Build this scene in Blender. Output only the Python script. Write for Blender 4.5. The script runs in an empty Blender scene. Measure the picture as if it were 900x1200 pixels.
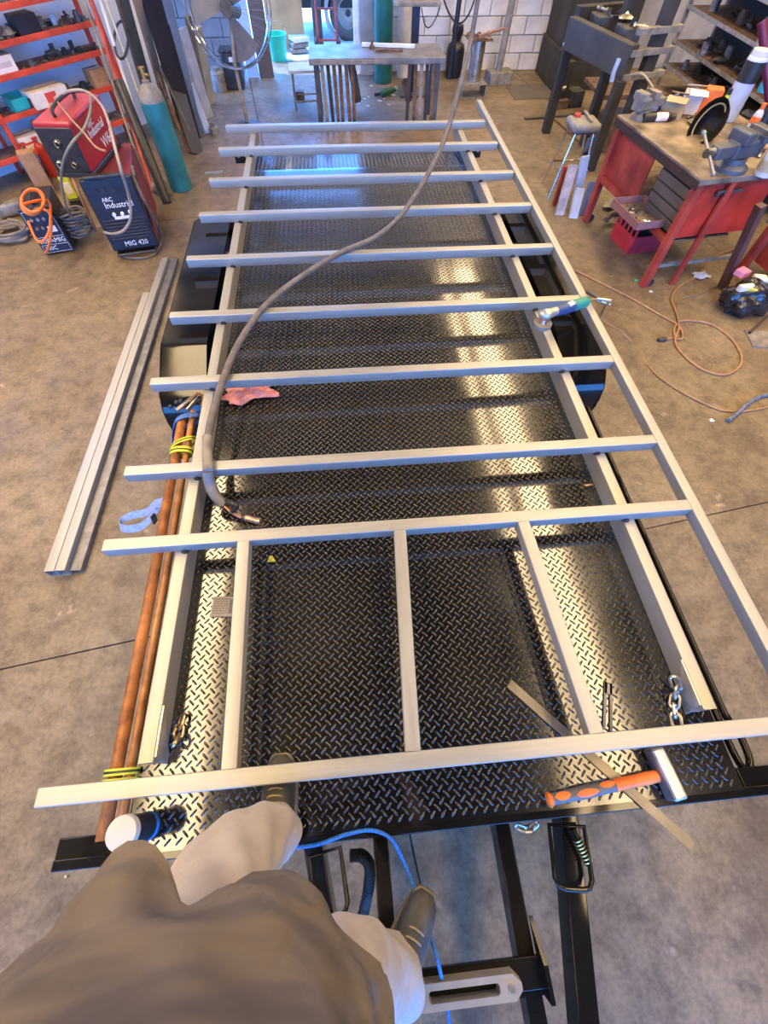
import bpy, bmesh, math, random
from mathutils import Vector, Matrix
random.seed(7)
scene = bpy.context.scene
COL = scene.collection
PI = math.pi
def rad(a): return math.radians(a)

# ------------------------------------------------------------------ camera
CAM = Vector((0.0, 0.0, 2.35)); FPX = 500.0
PITCH, ROLL, YAW = rad(59.411), rad(1.247), rad(5.934)
def cam_matrix():
    cy, sy = math.cos(YAW), math.sin(YAW); Rz = Matrix(((cy,-sy,0),(sy,cy,0),(0,0,1)))
    B = Matrix(((1,0,0),(0,0,-1),(0,1,0)))
    cp, sp = math.cos(PITCH), math.sin(PITCH); Rx = Matrix(((1,0,0),(0,cp,-sp),(0,sp,cp)))
    cr, sr = math.cos(ROLL), math.sin(ROLL); Rr = Matrix(((cr,-sr,0),(sr,cr,0),(0,0,1)))
    return Rr @ Rx @ B @ Rz
MC = cam_matrix()
cd = bpy.data.cameras.new('camera'); cam = bpy.data.objects.new('camera', cd); COL.objects.link(cam)
cd.sensor_fit = 'VERTICAL'; cd.sensor_height = 36; cd.sensor_width = 27; cd.lens = FPX/1200*36
cd.clip_start = 0.02; cd.clip_end = 200
cam.matrix_world = Matrix.Translation(CAM) @ Matrix((MC[0], -MC[1], -MC[2])).transposed().to_4x4()
scene.camera = cam
def ray(px, py): return MC.transposed() @ Vector((px-450, py-600, FPX))
def gp(px, py, z=0.0):
    d = ray(px, py); t = (z-CAM.z)/d.z; return CAM + d*t
def hz(b, px, py):
    d = ray(px, py); t = (b[0]*d.x+b[1]*d.y)/(d.x*d.x+d.y*d.y); return CAM.z+t*d.z
def yp(px, py, Y):
    d = ray(px, py); return CAM + d*(Y/d.y)

# ------------------------------------------------------------------ world, sun, exposure
w = bpy.data.worlds.new('world'); scene.world = w; w.use_nodes = True
bg = w.node_tree.nodes['Background']; bg.inputs[0].default_value = (0.07, 0.31, 1.0, 1); bg.inputs[1].default_value = 19.0
sl = bpy.data.lights.new('sun', 'SUN'); sl.energy = 7; sl.angle = rad(0.6); sl.color = (1, 0.93, 0.82)
sun = bpy.data.objects.new('sun', sl); COL.objects.link(sun)
sun.rotation_euler = Vector((0.25, -0.10, -1.0)).to_track_quat('-Z', 'Y').to_euler()
vs = scene.view_settings; vs.view_transform = 'Standard'; vs.look = 'None'; vs.gamma = 1; vs.use_curve_mapping = False
vs.exposure = 0.0
SKY_EMIT = 25.0      # glow of the translucent roof sheets and the added outer strips

# ------------------------------------------------------------------ materials
MATS = {}
def mat(name, col, rough=0.5, metal=0.0, var=0.15, scale=6.0, bump=0.0, bscale=60.0, col2=None, lo=0.35, hi=0.65,
        coat=0.0, stretch=None, emit=0.0, alpha=1.0, trans=0.0, rvar=0.0, spec=0.5, bdist=0.01, bdet=4):
    if name in MATS: return MATS[name]
    m = bpy.data.materials.new(name); m.use_nodes = True; nt = m.node_tree; N = nt.nodes; L = nt.links
    p = N['Principled BSDF']; p.inputs['Roughness'].default_value = rough; p.inputs['Metallic'].default_value = metal
    p.inputs['Coat Weight'].default_value = coat; p.inputs['Coat Roughness'].default_value = 0.08
    p.inputs['Specular IOR Level'].default_value = spec
    p.inputs['Alpha'].default_value = alpha; p.inputs['Transmission Weight'].default_value = trans
    tc = N.new('ShaderNodeTexCoord'); src = tc.outputs['Object']
    if stretch:
        mp = N.new('ShaderNodeMapping'); mp.inputs['Scale'].default_value = stretch; L.new(src, mp.inputs[0]); src = mp.outputs[0]
    nz = N.new('ShaderNodeTexNoise'); nz.inputs['Scale'].default_value = scale; nz.inputs['Detail'].default_value = 6
    L.new(src, nz.inputs['Vector'])
    cr = N.new('ShaderNodeValToRGB'); e = cr.color_ramp.elements
    c1 = [max(0, c*(1-var)) for c in col]; c2 = list(col2) if col2 else [min(1, c*(1+var)) for c in col]
    e[0].position = lo; e[1].position = hi; e[0].color = (*c1, 1); e[1].color = (*c2, 1)
    L.new(nz.outputs['Fac'], cr.inputs[0]); L.new(cr.outputs[0], p.inputs['Base Color'])
    if rvar:
        mr = N.new('ShaderNodeMapRange'); mr.inputs[3].default_value = max(0.02, rough-rvar); mr.inputs[4].default_value = min(1, rough+rvar)
        mr.inputs[1].default_value = 0.3; mr.inputs[2].default_value = 0.7
        L.new(nz.outputs['Fac'], mr.inputs[0]); L.new(mr.outputs[0], p.inputs['Roughness'])
    if bump:
        n2 = N.new('ShaderNodeTexNoise'); n2.inputs['Scale'].default_value = bscale; n2.inputs['Detail'].default_value = bdet
        L.new(src, n2.inputs['Vector'])
        b = N.new('ShaderNodeBump'); b.inputs['Strength'].default_value = bump; b.inputs['Distance'].default_value = bdist
        L.new(n2.outputs['Fac'], b.inputs['Height']); L.new(b.outputs[0], p.inputs['Normal'])
    if emit:
        L.new(cr.outputs[0], p.inputs['Emission Color']); p.inputs['Emission Strength'].default_value = emit
    MATS[name] = m; return m

GALV  = mat('galvanised_steel', (0.34,0.335,0.305), 0.46, 0.5, 0.10, 14, 0.03, 60, rvar=0.06, lo=0.2, hi=0.8, stretch=(0.25,6,6))
GALVY = mat('galvanised_steel_lengthwise', (0.34,0.335,0.305), 0.46, 0.5, 0.10, 14, 0.03, 60, rvar=0.06, lo=0.2, hi=0.8, stretch=(6,0.25,6))
GALV2 = mat('dull_galvanised', (0.50,0.48,0.43), 0.45, 0.75, 0.2, 18, 0.1, 150, rvar=0.1)
BLACK = mat('black_gloss_paint', (0.009,0.008,0.007), 0.09, 0, 0.3, 4, 0.02, 6, rvar=0.03, spec=0.3)
DECK  = mat('tread_plate_paint', (0.007,0.006,0.0055), 0.12, 0, 0.4, 2.2, 0.15, 2.5, rvar=0.04, spec=0.9)
TREADM= mat('lit_tread_paint', (0.018,0.016,0.014), 0.2, 0, 0.4, 3, 0.0, 90, rvar=0.06, spec=0.8)  # lighter than the deck paint: skylight catching the bars, put into the colour
BLKR  = mat('black_rubber', (0.018,0.018,0.018), 0.7, 0, 0.3, 20, 0.1, 80)
BLKP  = mat('black_plastic', (0.02,0.02,0.022), 0.4, 0, 0.3, 20)
DGREY = mat('dark_grey_steel', (0.09,0.085,0.08), 0.5, 0.5, 0.35, 10, 0.1, 60)
OLIVE = mat('grimy_machine_paint', (0.036,0.031,0.023), 0.6, 0.2, 0.35, 5, 0.15, 40)
STEEL = mat('bare_steel', (0.45,0.43,0.4), 0.32, 0.95, 0.2, 12, 0.05, 120, rvar=0.1)
CHROME= mat('chrome', (0.75,0.76,0.78), 0.12, 1.0, 0.05, 10)
RUST  = mat('rusty_steel', (0.24,0.085,0.025), 0.62, 0.3, 0.3, 14, 0.35, 120, col2=(0.42,0.17,0.05))
RUSTD = mat('dark_rust', (0.10,0.06,0.04), 0.7, 0.3, 0.3, 14, 0.3, 80, col2=(0.2,0.12,0.07))
REDP  = mat('red_paint', (0.42,0.03,0.018), 0.4, 0, 0.25, 6, 0.05, 50, coat=0.1)
REDB  = mat('worn_red_bench_paint', (0.33,0.035,0.025), 0.45, 0, 0.3, 5, 0.1, 40, col2=(0.45,0.06,0.035))
REDO  = mat('orange_red_rack_paint', (0.55,0.06,0.03), 0.5, 0, 0.25, 7)
PINK  = mat('pink_cloth', (0.62,0.25,0.22), 0.9, 0, 0.2, 20, 0.3, 60)
TEAL  = mat('teal_cylinder_paint', (0.02,0.17,0.2), 0.45, 0.1, 0.25, 5, 0.05, 40)
GREEN = mat('dark_green_paint', (0.01,0.10,0.085), 0.4, 0, 0.2, 6)
BUCK  = mat('mint_plastic', (0.03,0.5,0.3), 0.4, 0, 0.1, 6)
CYAN  = mat('turquoise_plastic', (0.02,0.36,0.38), 0.4, 0, 0.15, 6)
WHITE = mat('white_plastic', (0.62,0.60,0.57), 0.4, 0, 0.06, 10)
PAPER = mat('white_card', (0.72,0.66,0.6), 0.8, 0, 0.12, 12)
CARD  = mat('brown_cardboard', (0.36,0.2,0.1), 0.85, 0, 0.2, 12)
WOOD  = mat('pale_wood', (0.42,0.31,0.17), 0.7, 0, 0.25, 4, 0.1, 60, stretch=(8,8,1))
PLY   = mat('orange_plywood', (0.50,0.26,0.10), 0.6, 0, 0.2, 3)
BLUE  = mat('blue_webbing', (0.06,0.15,0.45), 0.75, 0, 0.3, 60, 0.2, 400)
BLUEG = mat('pale_blue_webbing', (0.25,0.32,0.48), 0.8, 0, 0.2, 60, 0.2, 400)
ROPE  = mat('blue_synthetic_rope', (0.02,0.16,0.55), 0.5, 0, 0.4, 200, 0.4, 500)
NAVY  = mat('navy_paint', (0.010,0.013,0.025), 0.45, 0, 0.3, 6)
PBLUE = mat('pale_blue_paint', (0.36,0.46,0.66), 0.5, 0, 0.12, 6)
ORANGE= mat('orange_rubber', (0.75,0.16,0.02), 0.5, 0, 0.15, 15, 0.05, 90)
ORLEAD= mat('orange_lead', (0.75,0.17,0.03), 0.5, 0, 0.1, 15)
TAN   = mat('tan_dusty_cable', (0.33,0.17,0.08), 0.6, 0, 0.2, 20)
GREYC = mat('grey_brown_cable', (0.12,0.10,0.085), 0.55, 0, 0.25, 20)
HIVIS = mat('hi_vis_yellow', (0.55,0.62,0.03), 0.7, 0, 0.1, 30)
YELL  = mat('yellow_plastic', (0.6,0.5,0.04), 0.5, 0, 0.15, 20)
COPPER= mat('heat_stained_copper', (0.62,0.33,0.2), 0.35, 0.9, 0.25, 40)
BRASS = mat('brass', (0.6,0.42,0.15), 0.35, 0.9, 0.2, 30)
MAKITA= mat('teal_green_plastic', (0.02,0.22,0.16), 0.4, 0, 0.1, 20)
DBLUE = mat('dark_blue_plastic', (0.03,0.06,0.16), 0.45, 0, 0.2, 20)
ALU   = mat('polished_aluminium', (0.45,0.42,0.37), 0.35, 0.6, 0.06, 20)
GLASS = mat('clear_plastic', (0.7,0.78,0.85), 0.1, 0, 0.05, 5, alpha=0.25)
PVC   = mat('clear_plastic_bottle', (0.75,0.78,0.82), 0.15, 0, 0.05, 5, alpha=0.6)
DUST  = mat('dusty_grey_steel', (0.22,0.2,0.17), 0.65, 0.2, 0.3, 12, 0.15, 60)
BENCHT= mat('grimy_bench_top', (0.16,0.12,0.085), 0.55, 0.25, 0.4, 5, 0.1, 50, col2=(0.32,0.25,0.18))
MAG   = mat('magenta_plastic', (0.12,0.008,0.04), 0.4, 0, 0.2, 10)

# ------------------------------------------------------------------ mesh helpers
XF = [Matrix.Identity(4)]
class xf:
    def __init__(s, M): s.M = M
    def __enter__(s): XF.append(XF[-1] @ s.M)
    def __exit__(s, *a): XF.pop()
def TR(x=0, y=0, z=0, rz=0, rx=0, ry=0):
    return Matrix.Translation((x,y,z)) @ Matrix.Rotation(rad(rz),4,'Z') @ Matrix.Rotation(rad(ry),4,'Y') @ Matrix.Rotation(rad(rx),4,'X')
ORG = {}
def nb(): return bmesh.new()
def box(bm, c, s, M=None, bev=0.0, taper=None):
    r = bmesh.ops.create_cube(bm, size=1.0); v = r['verts']
    for q in v:
        q.co = Vector((q.co.x*s[0], q.co.y*s[1], q.co.z*s[2]))
        if taper and q.co.z > 0: q.co.x *= taper[0]; q.co.y *= taper[1]
    if bev:
        es = list({e for q in v for e in q.link_edges})
        r2 = bmesh.ops.bevel(bm, geom=es, offset=bev, segments=2, affect='EDGES', profile=0.5)
        v = list({q for f in r2['faces'] for q in f.verts} | {q for q in v if q.is_valid})
    T = Matrix.Translation(c) @ (M if M else Matrix.Identity(4))
    bmesh.ops.transform(bm, matrix=T, verts=v); return v
def bar(bm, a, b, wx, wz, up=(0,0,1), bev=0.0):
    """box bar from a to b; wx across, wz along up"""
    a, b = Vector(a), Vector(b); d = b-a; L = d.length; d.normalize(); u = Vector(up)
    x = d.cross(u)
    if x.length < 1e-5: x = d.cross(Vector((1,0,0)))
    x.normalize(); u = x.cross(d)
    M = Matrix((x, d, u)).transposed().to_4x4()
    return box(bm, (a+b)/2, (wx, L, wz), M, bev)
def tube(bm, pts, r, n=8, closed=False, caps=True):
    pts = [Vector(p) for p in pts]; k = len(pts)
    rs = r if isinstance(r, (list, tuple)) else [r]*k
    rings = []; prev = None
    for i, p in enumerate(pts):
        if closed: t = pts[(i+1) % k]-pts[i-1]
        else: t = pts[min(i+1,k-1)]-pts[max(i-1,0)]
        t.normalize()
        if prev is None:
            x = t.orthogonal().normalized()
        else:
            x = prev - t*prev.dot(t)
            x = x.normalized() if x.length > 1e-6 else t.orthogonal().normalized()
        prev = x; y = t.cross(x)
        rings.append([bm.verts.new(p + (x*math.cos(2*PI*j/n)+y*math.sin(2*PI*j/n))*rs[i]) for j in range(n)])
    for i in range(k if closed else k-1):
        A, B2 = rings[i], rings[(i+1) % k]
        for j in range(n):
            try: bm.faces.new((A[j], A[(j+1)%n], B2[(j+1)%n], B2[j]))
            except ValueError: pass
    if caps and not closed:
        bm.faces.new(rings[0][::-1]); bm.faces.new(rings[-1])
    return [v for R_ in rings for v in R_]
def cyl(bm, a, b, r, n=16, r2=None): return tube(bm, [a, b], [r, r if r2 is None else r2], n)
def lathe(bm, prof, n=24, M=None):
    rings = []
    for (r, z) in prof:
        if r < 1e-6: rings.append([bm.verts.new((0,0,z))])
        else: rings.append([bm.verts.new((r*math.cos(2*PI*j/n), r*math.sin(2*PI*j/n), z)) for j in range(n)])
    for A, B2 in zip(rings, rings[1:]):
        for j in range(n):
            if len(A) == 1 and len(B2) == 1: continue
            if len(A) == 1: f = (A[0], B2[(j+1)%n], B2[j])
            elif len(B2) == 1: f = (A[j], A[(j+1)%n], B2[0])
            else: f = (A[j], A[(j+1)%n], B2[(j+1)%n], B2[j])
            bm.faces.new(f)
    vs_ = [v for R_ in rings for v in R_]
    if M: bmesh.ops.transform(bm, matrix=M, verts=vs_)
    return vs_
def prism(bm, poly, t, M=None):
    """polygon in local XY, extruded -t/2..t/2 in local Z"""
    a = [bm.verts.new((x,y,-t/2)) for x,y in poly]; b = [bm.verts.new((x,y,t/2)) for x,y in poly]; n = len(poly)
    bm.faces.new(a[::-1]); bm.faces.new(b)
    for i in range(n): bm.faces.new((a[i], a[(i+1)%n], b[(i+1)%n], b[i]))
    if M: bmesh.ops.transform(bm, matrix=M, verts=a+b)
    return a+b
def ball(bm, c, r, seg=12, s=(1,1,1)):
    v = bmesh.ops.create_uvsphere(bm, u_segments=seg, v_segments=max(6,seg//2+2), radius=r)['verts']
    for q in v: q.co = Vector((q.co.x*s[0], q.co.y*s[1], q.co.z*s[2]))+Vector(c)
    return v
def spline(pts, n=8, closed=False):
    P = [Vector(p) for p in pts]; out = []; k = len(P)
    rng = range(k if closed else k-1)
    for i in rng:
        if closed: a, b, c, d = P[i-1], P[i], P[(i+1)%k], P[(i+2)%k]
        else: a, b, c, d = P[max(i-1,0)], P[i], P[i+1], P[min(i+2,k-1)]
        for j in range(n):
            t = j/n
            out.append(0.5*((2*b)+(c-a)*t+(2*a-5*b+4*c-d)*t*t+(3*b-a-3*c+d)*t**3))
    if not closed: out.append(P[-1])
    return out
def strip(bm, pts, width, wdir, th=0.002):
    """ribbon along pts, width direction per point (or constant), with thickness"""
    pts = [Vector(p) for p in pts]; k = len(pts); rows = []
    for i, p in enumerate(pts):
        wd = Vector(wdir[i] if isinstance(wdir, list) else wdir).normalized()
        t = (pts[min(i+1,k-1)]-pts[max(i-1,0)]).normalized(); nn = t.cross(wd).normalized()
        rows.append([bm.verts.new(p+wd*width/2+nn*th/2), bm.verts.new(p-wd*width/2+nn*th/2), bm.verts.new(p-wd*width/2-nn*th/2), bm.verts.new(p+wd*width/2-nn*th/2)])
    for A, B2 in zip(rows, rows[1:]):
        for j in range(4): bm.faces.new((A[j], A[(j+1)%4], B2[(j+1)%4], B2[j]))
    bm.faces.new(rows[0][::-1]); bm.faces.new(rows[-1])

def _finish(name, bm, m, org, smooth):
    bm.transform(XF[-1]); 
    if org is None:
        xs = [v.co.x for v in bm.verts]; ys = [v.co.y for v in bm.verts]; zs = [v.co.z for v in bm.verts]
        org = Vector(((min(xs)+max(xs))/2, (min(ys)+max(ys))/2, min(zs)))
    bmesh.ops.recalc_face_normals(bm, faces=bm.faces[:])
    bm.transform(Matrix.Translation(-org))
    me = bpy.data.meshes.new(name); bm.to_mesh(me); bm.free()
    me.materials.append(m)
    if smooth:
        for p in me.polygons: p.use_smooth = True
        try: me.set_sharp_from_angle(angle=rad(50))
        except Exception: pass
    o = bpy.data.objects.new(name, me); COL.objects.link(o)
    if smooth:
        wn = o.modifiers.new('weighted_normal', 'WEIGHTED_NORMAL'); wn.keep_sharp = True
    return o, org
def thing(name, label, cat, loc, group=None):
    o = bpy.data.objects.new(name, None); COL.objects.link(o)
    p = XF[-1] @ Vector(loc); o.location = p; ORG[o.name] = p.copy(); o.empty_display_size = 0.05
    o['label'] = label; o['category'] = cat
    if group: o['group'] = group
    return o
def part(name, bm, m, parent, smooth=True, label=None, kind=None):
    o, _ = _finish(name, bm, m, ORG[parent.name], smooth)
    o.parent = parent; ORG[o.name] = ORG[parent.name]
    if label: o['label'] = label
    if kind: o['kind'] = kind
    return o
def solo(name, bm, m, label, cat, group=None, smooth=True, kind=None):
    o, org = _finish(name, bm, m, None, smooth); o.location = org; ORG[o.name] = org
    o['label'] = label; o['category'] = cat
    if group: o['group'] = group
    if kind: o['kind'] = kind
    return o
def struct(name, bm, m, smooth=False, label=None):
    o, org = _finish(name, bm, m, None, smooth); o.location = org; ORG[o.name] = org; o['kind'] = 'structure'
    if label: o['label'] = label
    return o
def text_bm(s, size, depth=0.002, align='CENTER'):
    c = bpy.data.curves.new('t', 'FONT'); c.body = s; c.size = size; c.extrude = depth; c.align_x = align; c.align_y = 'CENTER'
    c.resolution_u = 2
    o = bpy.data.objects.new('t', c); COL.objects.link(o)
    dg = bpy.context.evaluated_depsgraph_get(); dg.update()
    me = bpy.data.meshes.new_from_object(o.evaluated_get(dg)); bm = nb(); bm.from_mesh(me)
    bpy.data.objects.remove(o); bpy.data.curves.remove(c); bpy.data.meshes.remove(me); return bm
# ================================================================== SETTING
def floor_material():
    m = bpy.data.materials.new('stained_concrete'); m.use_nodes = True; nt = m.node_tree; N = nt.nodes; L = nt.links
    p = N['Principled BSDF']; tc = N.new('ShaderNodeNewGeometry')
    def noise(sc, det=6, rough=0.6):
        n = N.new('ShaderNodeTexNoise'); n.inputs['Scale'].default_value = sc; n.inputs['Detail'].default_value = det
        n.inputs['Roughness'].default_value = rough; L.new(tc.outputs['Position'], n.inputs['Vector']); return n.outputs['Fac']
    def ramp(fac, stops):
        r = N.new('ShaderNodeValToRGB'); e = r.color_ramp.elements
        while len(e) < len(stops): e.new(0.5)
        for i, (po, c) in enumerate(stops): e[i].position = po; e[i].color = (*c, 1)
        L.new(fac, r.inputs[0]); return r.outputs[0]
    def mix(a, b, f, mode='MIX', fac=None):
        x = N.new('ShaderNodeMix'); x.data_type = 'RGBA'; x.blend_type = mode
        L.new(a, x.inputs[6]); L.new(b, x.inputs[7])
        if f is not None: L.new(f, x.inputs[0])
        else: x.inputs[0].default_value = fac
        return x.outputs[2]
    base = ramp(noise(1.1), [(0.3, (0.158,0.114,0.067)), (0.55, (0.228,0.171,0.102)), (0.75, (0.278,0.218,0.138))])
    mott = ramp(noise(9, 8, 0.7), [(0.36, (0.42,0.40,0.39)), (0.58, (1,1,1))])
    c = mix(base, mott, None, 'MULTIPLY', 0.75)
    fine = ramp(noise(45, 4, 0.7), [(0.36, (0.55,0.54,0.53)), (0.6, (1.05,1.05,1.05))])
    c = mix(c, fine, None, 'MULTIPLY', 0.6)
    # dark oil patches
    oil = ramp(noise(0.8, 3, 0.5), [(0.60, (1,1,1)), (0.72, (0.55,0.52,0.5))])
    c = mix(c, oil, None, 'MULTIPLY', 0.8)
    # pale scuffs
    sc = ramp(noise(5, 3, 0.75), [(0.66, (0,0,0)), (0.74, (1,1,1))])
    pale = N.new('ShaderNodeRGB'); pale.outputs[0].default_value = (0.5,0.38,0.28,1)
    sm = N.new('ShaderNodeMath'); sm.operation = 'MULTIPLY'; sm.inputs[1].default_value = 0.45; L.new(sc, sm.inputs[0])
    c = mix(c, pale.outputs[0], sm.outputs[0])
    L.new(c, p.inputs['Base Color'])
    rr = ramp(noise(2.5), [(0.35, (0.42,)*3), (0.65, (0.68,)*3)]); L.new(rr, p.inputs['Roughness'])
    b = N.new('ShaderNodeBump'); b.inputs['Strength'].default_value = 0.25; b.inputs['Distance'].default_value = 0.004
    L.new(noise(30, 6, 0.7), b.inputs['Height']); L.new(b.outputs[0], p.inputs['Normal'])
    return m
FLOORM = floor_material()
bm = nb(); box(bm, (0.5, 3.0, -0.1), (17, 26, 0.16)); floor = struct('floor', bm, mat('joint_dirt', (0.10,0.075,0.055), 0.9))
# concrete slabs with open joints, laid 8 degrees off the trailer
SA = 8.3; P0 = Vector((-1.93, 0.59, 0))
for i, (u0, u1) in enumerate([(-6.5,-2.6), (-2.6,1.9), (1.9,6.2), (6.2,9.5)]):
    for j, (v0, v1) in enumerate([(-9,-4.5), (-4.5,0.0), (0.0,4.5), (4.5,9.5)]):
        bm = nb()
        with xf(TR(P0.x, P0.y, 0, rz=SA)):
            box(bm, ((u0+u1)/2, (v0+v1)/2, -0.04), (u1-u0-0.006, v1-v0-0.006, 0.08), bev=0.003)
            part('slab', bm, FLOORM, floor, False)

# walls: far wall of painted blocks with a door opening on its left
WY = 9.72
BLOCKW = mat('painted_block', (0.55,0.55,0.56), 0.75, 0, 0.15, 3, 0.25, 30, col2=(0.72,0.71,0.70))
BLOCKG = mat('grey_block', (0.16,0.16,0.165), 0.8, 0, 0.2, 4, 0.25, 30)
bm = nb()
box(bm, (4.2, WY+0.14, 2.3), (7.1, 0.18, 4.6)); box(bm, (-5.1, WY+0.14, 2.3), (7.4, 0.18, 4.6)); box(bm, (-0.5, WY+0.14, 3.85), (2.3, 0.18, 1.5))
wall_far = struct('wall_far', bm, mat('mortar', (0.42,0.41,0.40), 0.9))
def blocks(x0, x1, rows, m, wall, W=0.39, H=0.19):
    me = None
    for r in range(rows):
        x = x0 - (0.2 if r % 2 else 0)
        while x < x1-0.02:
            a, b = max(x, x0), min(x+W, x1)
            if b-a > 0.03:
                full = abs((b-a)-W) < 1e-4
                if full and me is not None:
                    o = bpy.data.objects.new('block', me); COL.objects.link(o)
                else:
                    bm = nb(); box(bm, (0,0,0), (b-a, 0.05, H), bev=0.006)
                    mm = bpy.data.meshes.new('block'); bm.to_mesh(mm); bm.free(); mm.materials.append(m)
                    if full: me = mm
                    o = bpy.data.objects.new('block', mm); COL.objects.link(o)
                o.parent = wall
                o.location = Vector(((a+b)/2, WY+0.03+random.uniform(-0.003,0.003), 0.1+r*0.2)) - ORG[wall.name]
            x += W+0.01
blocks(0.68, 4.4, 12, BLOCKW, wall_far)
blocks(-3.2, -1.42, 12, BLOCKG, wall_far)
# grey steel door jamb beside the opening
bm = nb(); box(bm, (0.57, WY-0.02, 1.7), (0.2, 0.26, 3.4), bev=0.005); struct('trim_1', bm, mat('grey_jamb', (0.3,0.3,0.3), 0.6))
bm = nb(); box(bm, (0.415, WY-0.06, 1.7), (0.08, 0.1, 3.4), bev=0.005); struct('trim_2', bm, mat('white_jamb', (0.7,0.72,0.75), 0.5))
WALLM = mat('pale_blue_white_wall', (0.62,0.66,0.72), 0.8, 0, 0.12, 1.5, 0.1, 20)
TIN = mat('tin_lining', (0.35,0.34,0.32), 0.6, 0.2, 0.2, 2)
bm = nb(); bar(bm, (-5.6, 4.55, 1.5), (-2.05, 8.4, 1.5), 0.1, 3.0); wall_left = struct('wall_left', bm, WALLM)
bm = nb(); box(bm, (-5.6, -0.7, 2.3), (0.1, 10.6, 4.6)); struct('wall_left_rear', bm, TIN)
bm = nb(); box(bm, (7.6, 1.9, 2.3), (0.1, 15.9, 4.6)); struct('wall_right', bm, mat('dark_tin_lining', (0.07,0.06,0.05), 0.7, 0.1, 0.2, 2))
# rear wall with the big open roller door behind the photographer
RY = -6.0
bm = nb(); box(bm, (-5.35, RY, 2.3), (0.5, 0.1, 4.6)); box(bm, (7.05, RY, 2.3), (1.0, 0.1, 4.6)); box(bm, (0.7, RY, 4.42), (11.7, 0.1, 0.36)); struct('wall_rear', bm, TIN)
# roof with translucent sheets, plus outermost strips added to warm the sides
CZ = 4.6; SX = [(-4.3, -3.75), (-2.52, -1.92), (2.12, 2.28), (2.46, 2.90), (5.0, 5.5)]
bm = nb(); xs = [-5.7]+[v for s in SX for v in s]+[7.7]
for a, b in ((0,1),(2,3),(4,5),(6,7),(8,9),(10,11)): box(bm, ((xs[a]+xs[b])/2, 1.9, CZ), (xs[b]-xs[a], 16.0, 0.06))
for a, b in SX: box(bm, ((a+b)/2, -3.8, CZ), (b-a, 4.6, 0.06))
box(bm, ((SX[1][0]+SX[1][1])/2, 7.1, CZ), (SX[1][1]-SX[1][0], 5.6, 0.06))
struct('ceiling', bm, mat('roof_tin', (0.13,0.12,0.105), 0.6, 0.3, 0.2, 2))
SKYL = mat('roof_sheet_and_fill_glow', (1.0,0.71,0.39), 0.6, 0, 0.04, 2, emit=SKY_EMIT)
for i, (a, b) in enumerate(SX):
    yl = 4.3 if i == 1 else 9.9
    bm = nb(); box(bm, ((a+b)/2, (yl-1.5)/2, CZ+0.01), (b-a, yl+1.5, 0.02)); struct('skylight_and_fill_%d' % (i+1), bm, SKYL)
# outside ground
bm = nb(); box(bm, (0, 23.0, -0.06), (40, 26.3, 0.1)); struct('yard_ground', bm, mat('pale_gravel', (0.55,0.5,0.45), 0.9, 0, 0.2, 5))
bm = nb(); box(bm, (0.5, -22.0, -0.06), (40, 30.6, 0.1)); struct('forecourt_ground', bm, mat('dark_asphalt', (0.05,0.05,0.052), 0.9))

# ================================================================== WELDED STEEL FRAME
BT = 0.83; BS = 0.052; RT = BT-BS; DZ = 0.68
FR = thing('welded_steel_grid', 'galvanised steel frame of welded crossbars and rails standing on the black trailer deck', 'frame', (0.2, 2.4, DZ))
BARS = [(-0.965,1.358,4.95),(-0.975,1.37,4.48),(-0.985,1.375,3.93),(-0.99,1.38,3.41),(-0.995,1.38,2.855),(-1.005,1.38,2.28),(-1.01,1.382,1.745),(-1.015,1.382,1.19),(-1.02,1.382,0.83),(-1.01,1.62,0.0)]
def shs(bm, a, b, wx, wz, t=0.004):
    """hollow square tube from a to b"""
    a, b = Vector(a), Vector(b); d = (b-a).normalized(); u = Vector((0,0,1)); x = d.cross(u).normalized()
    def ring(p, hx, hz_, ch):  # small corner radius
        c = [(-hx+ch,-hz_),(hx-ch,-hz_),(hx,-hz_+ch),(hx,hz_-ch),(hx-ch,hz_),(-hx+ch,hz_),(-hx,hz_-ch),(-hx,-hz_+ch)]
        return [bm.verts.new(p+x*q[0]+u*q[1]) for q in c]
    o0, o1 = ring(a, wx/2, wz/2, 0.0035), ring(b, wx/2, wz/2, 0.0035)
    i0, i1 = ring(a, wx/2-t, wz/2-t, 0.003), ring(b, wx/2-t, wz/2-t, 0.003)
    for A, B2 in ((o0,o1),(i1,i0),(i0,o0),(o1,i1)):
        for j in range(8): bm.faces.new((A[j], A[(j+1)%8], B2[(j+1)%8], B2[j]))
for (x0, x1, y) in BARS:
    bm = nb(); shs(bm, (x0, y, BT-BS/2), (x1, y, BT-BS/2), BS, BS); part('crossbar', bm, GALV, FR)
bm = nb(); shs(bm, (1.407, 0.0+BS/2, BT-BS/2), (1.409, 5.46, BT-BS/2), 0.046, BS); part('edge_bar', bm, GALVY, FR)
for xa, xb in ((-0.455,-0.475), (0.11,0.15), (0.70,0.66)):
    bm = nb(); shs(bm, (xa, BS/2, BT-BS/2+0.001), (xb, 0.83-BS/2, BT-BS/2+0.001), 0.049, BS-0.002); part('short_bar', bm, GALVY, FR)
RH = RT-DZ
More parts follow.
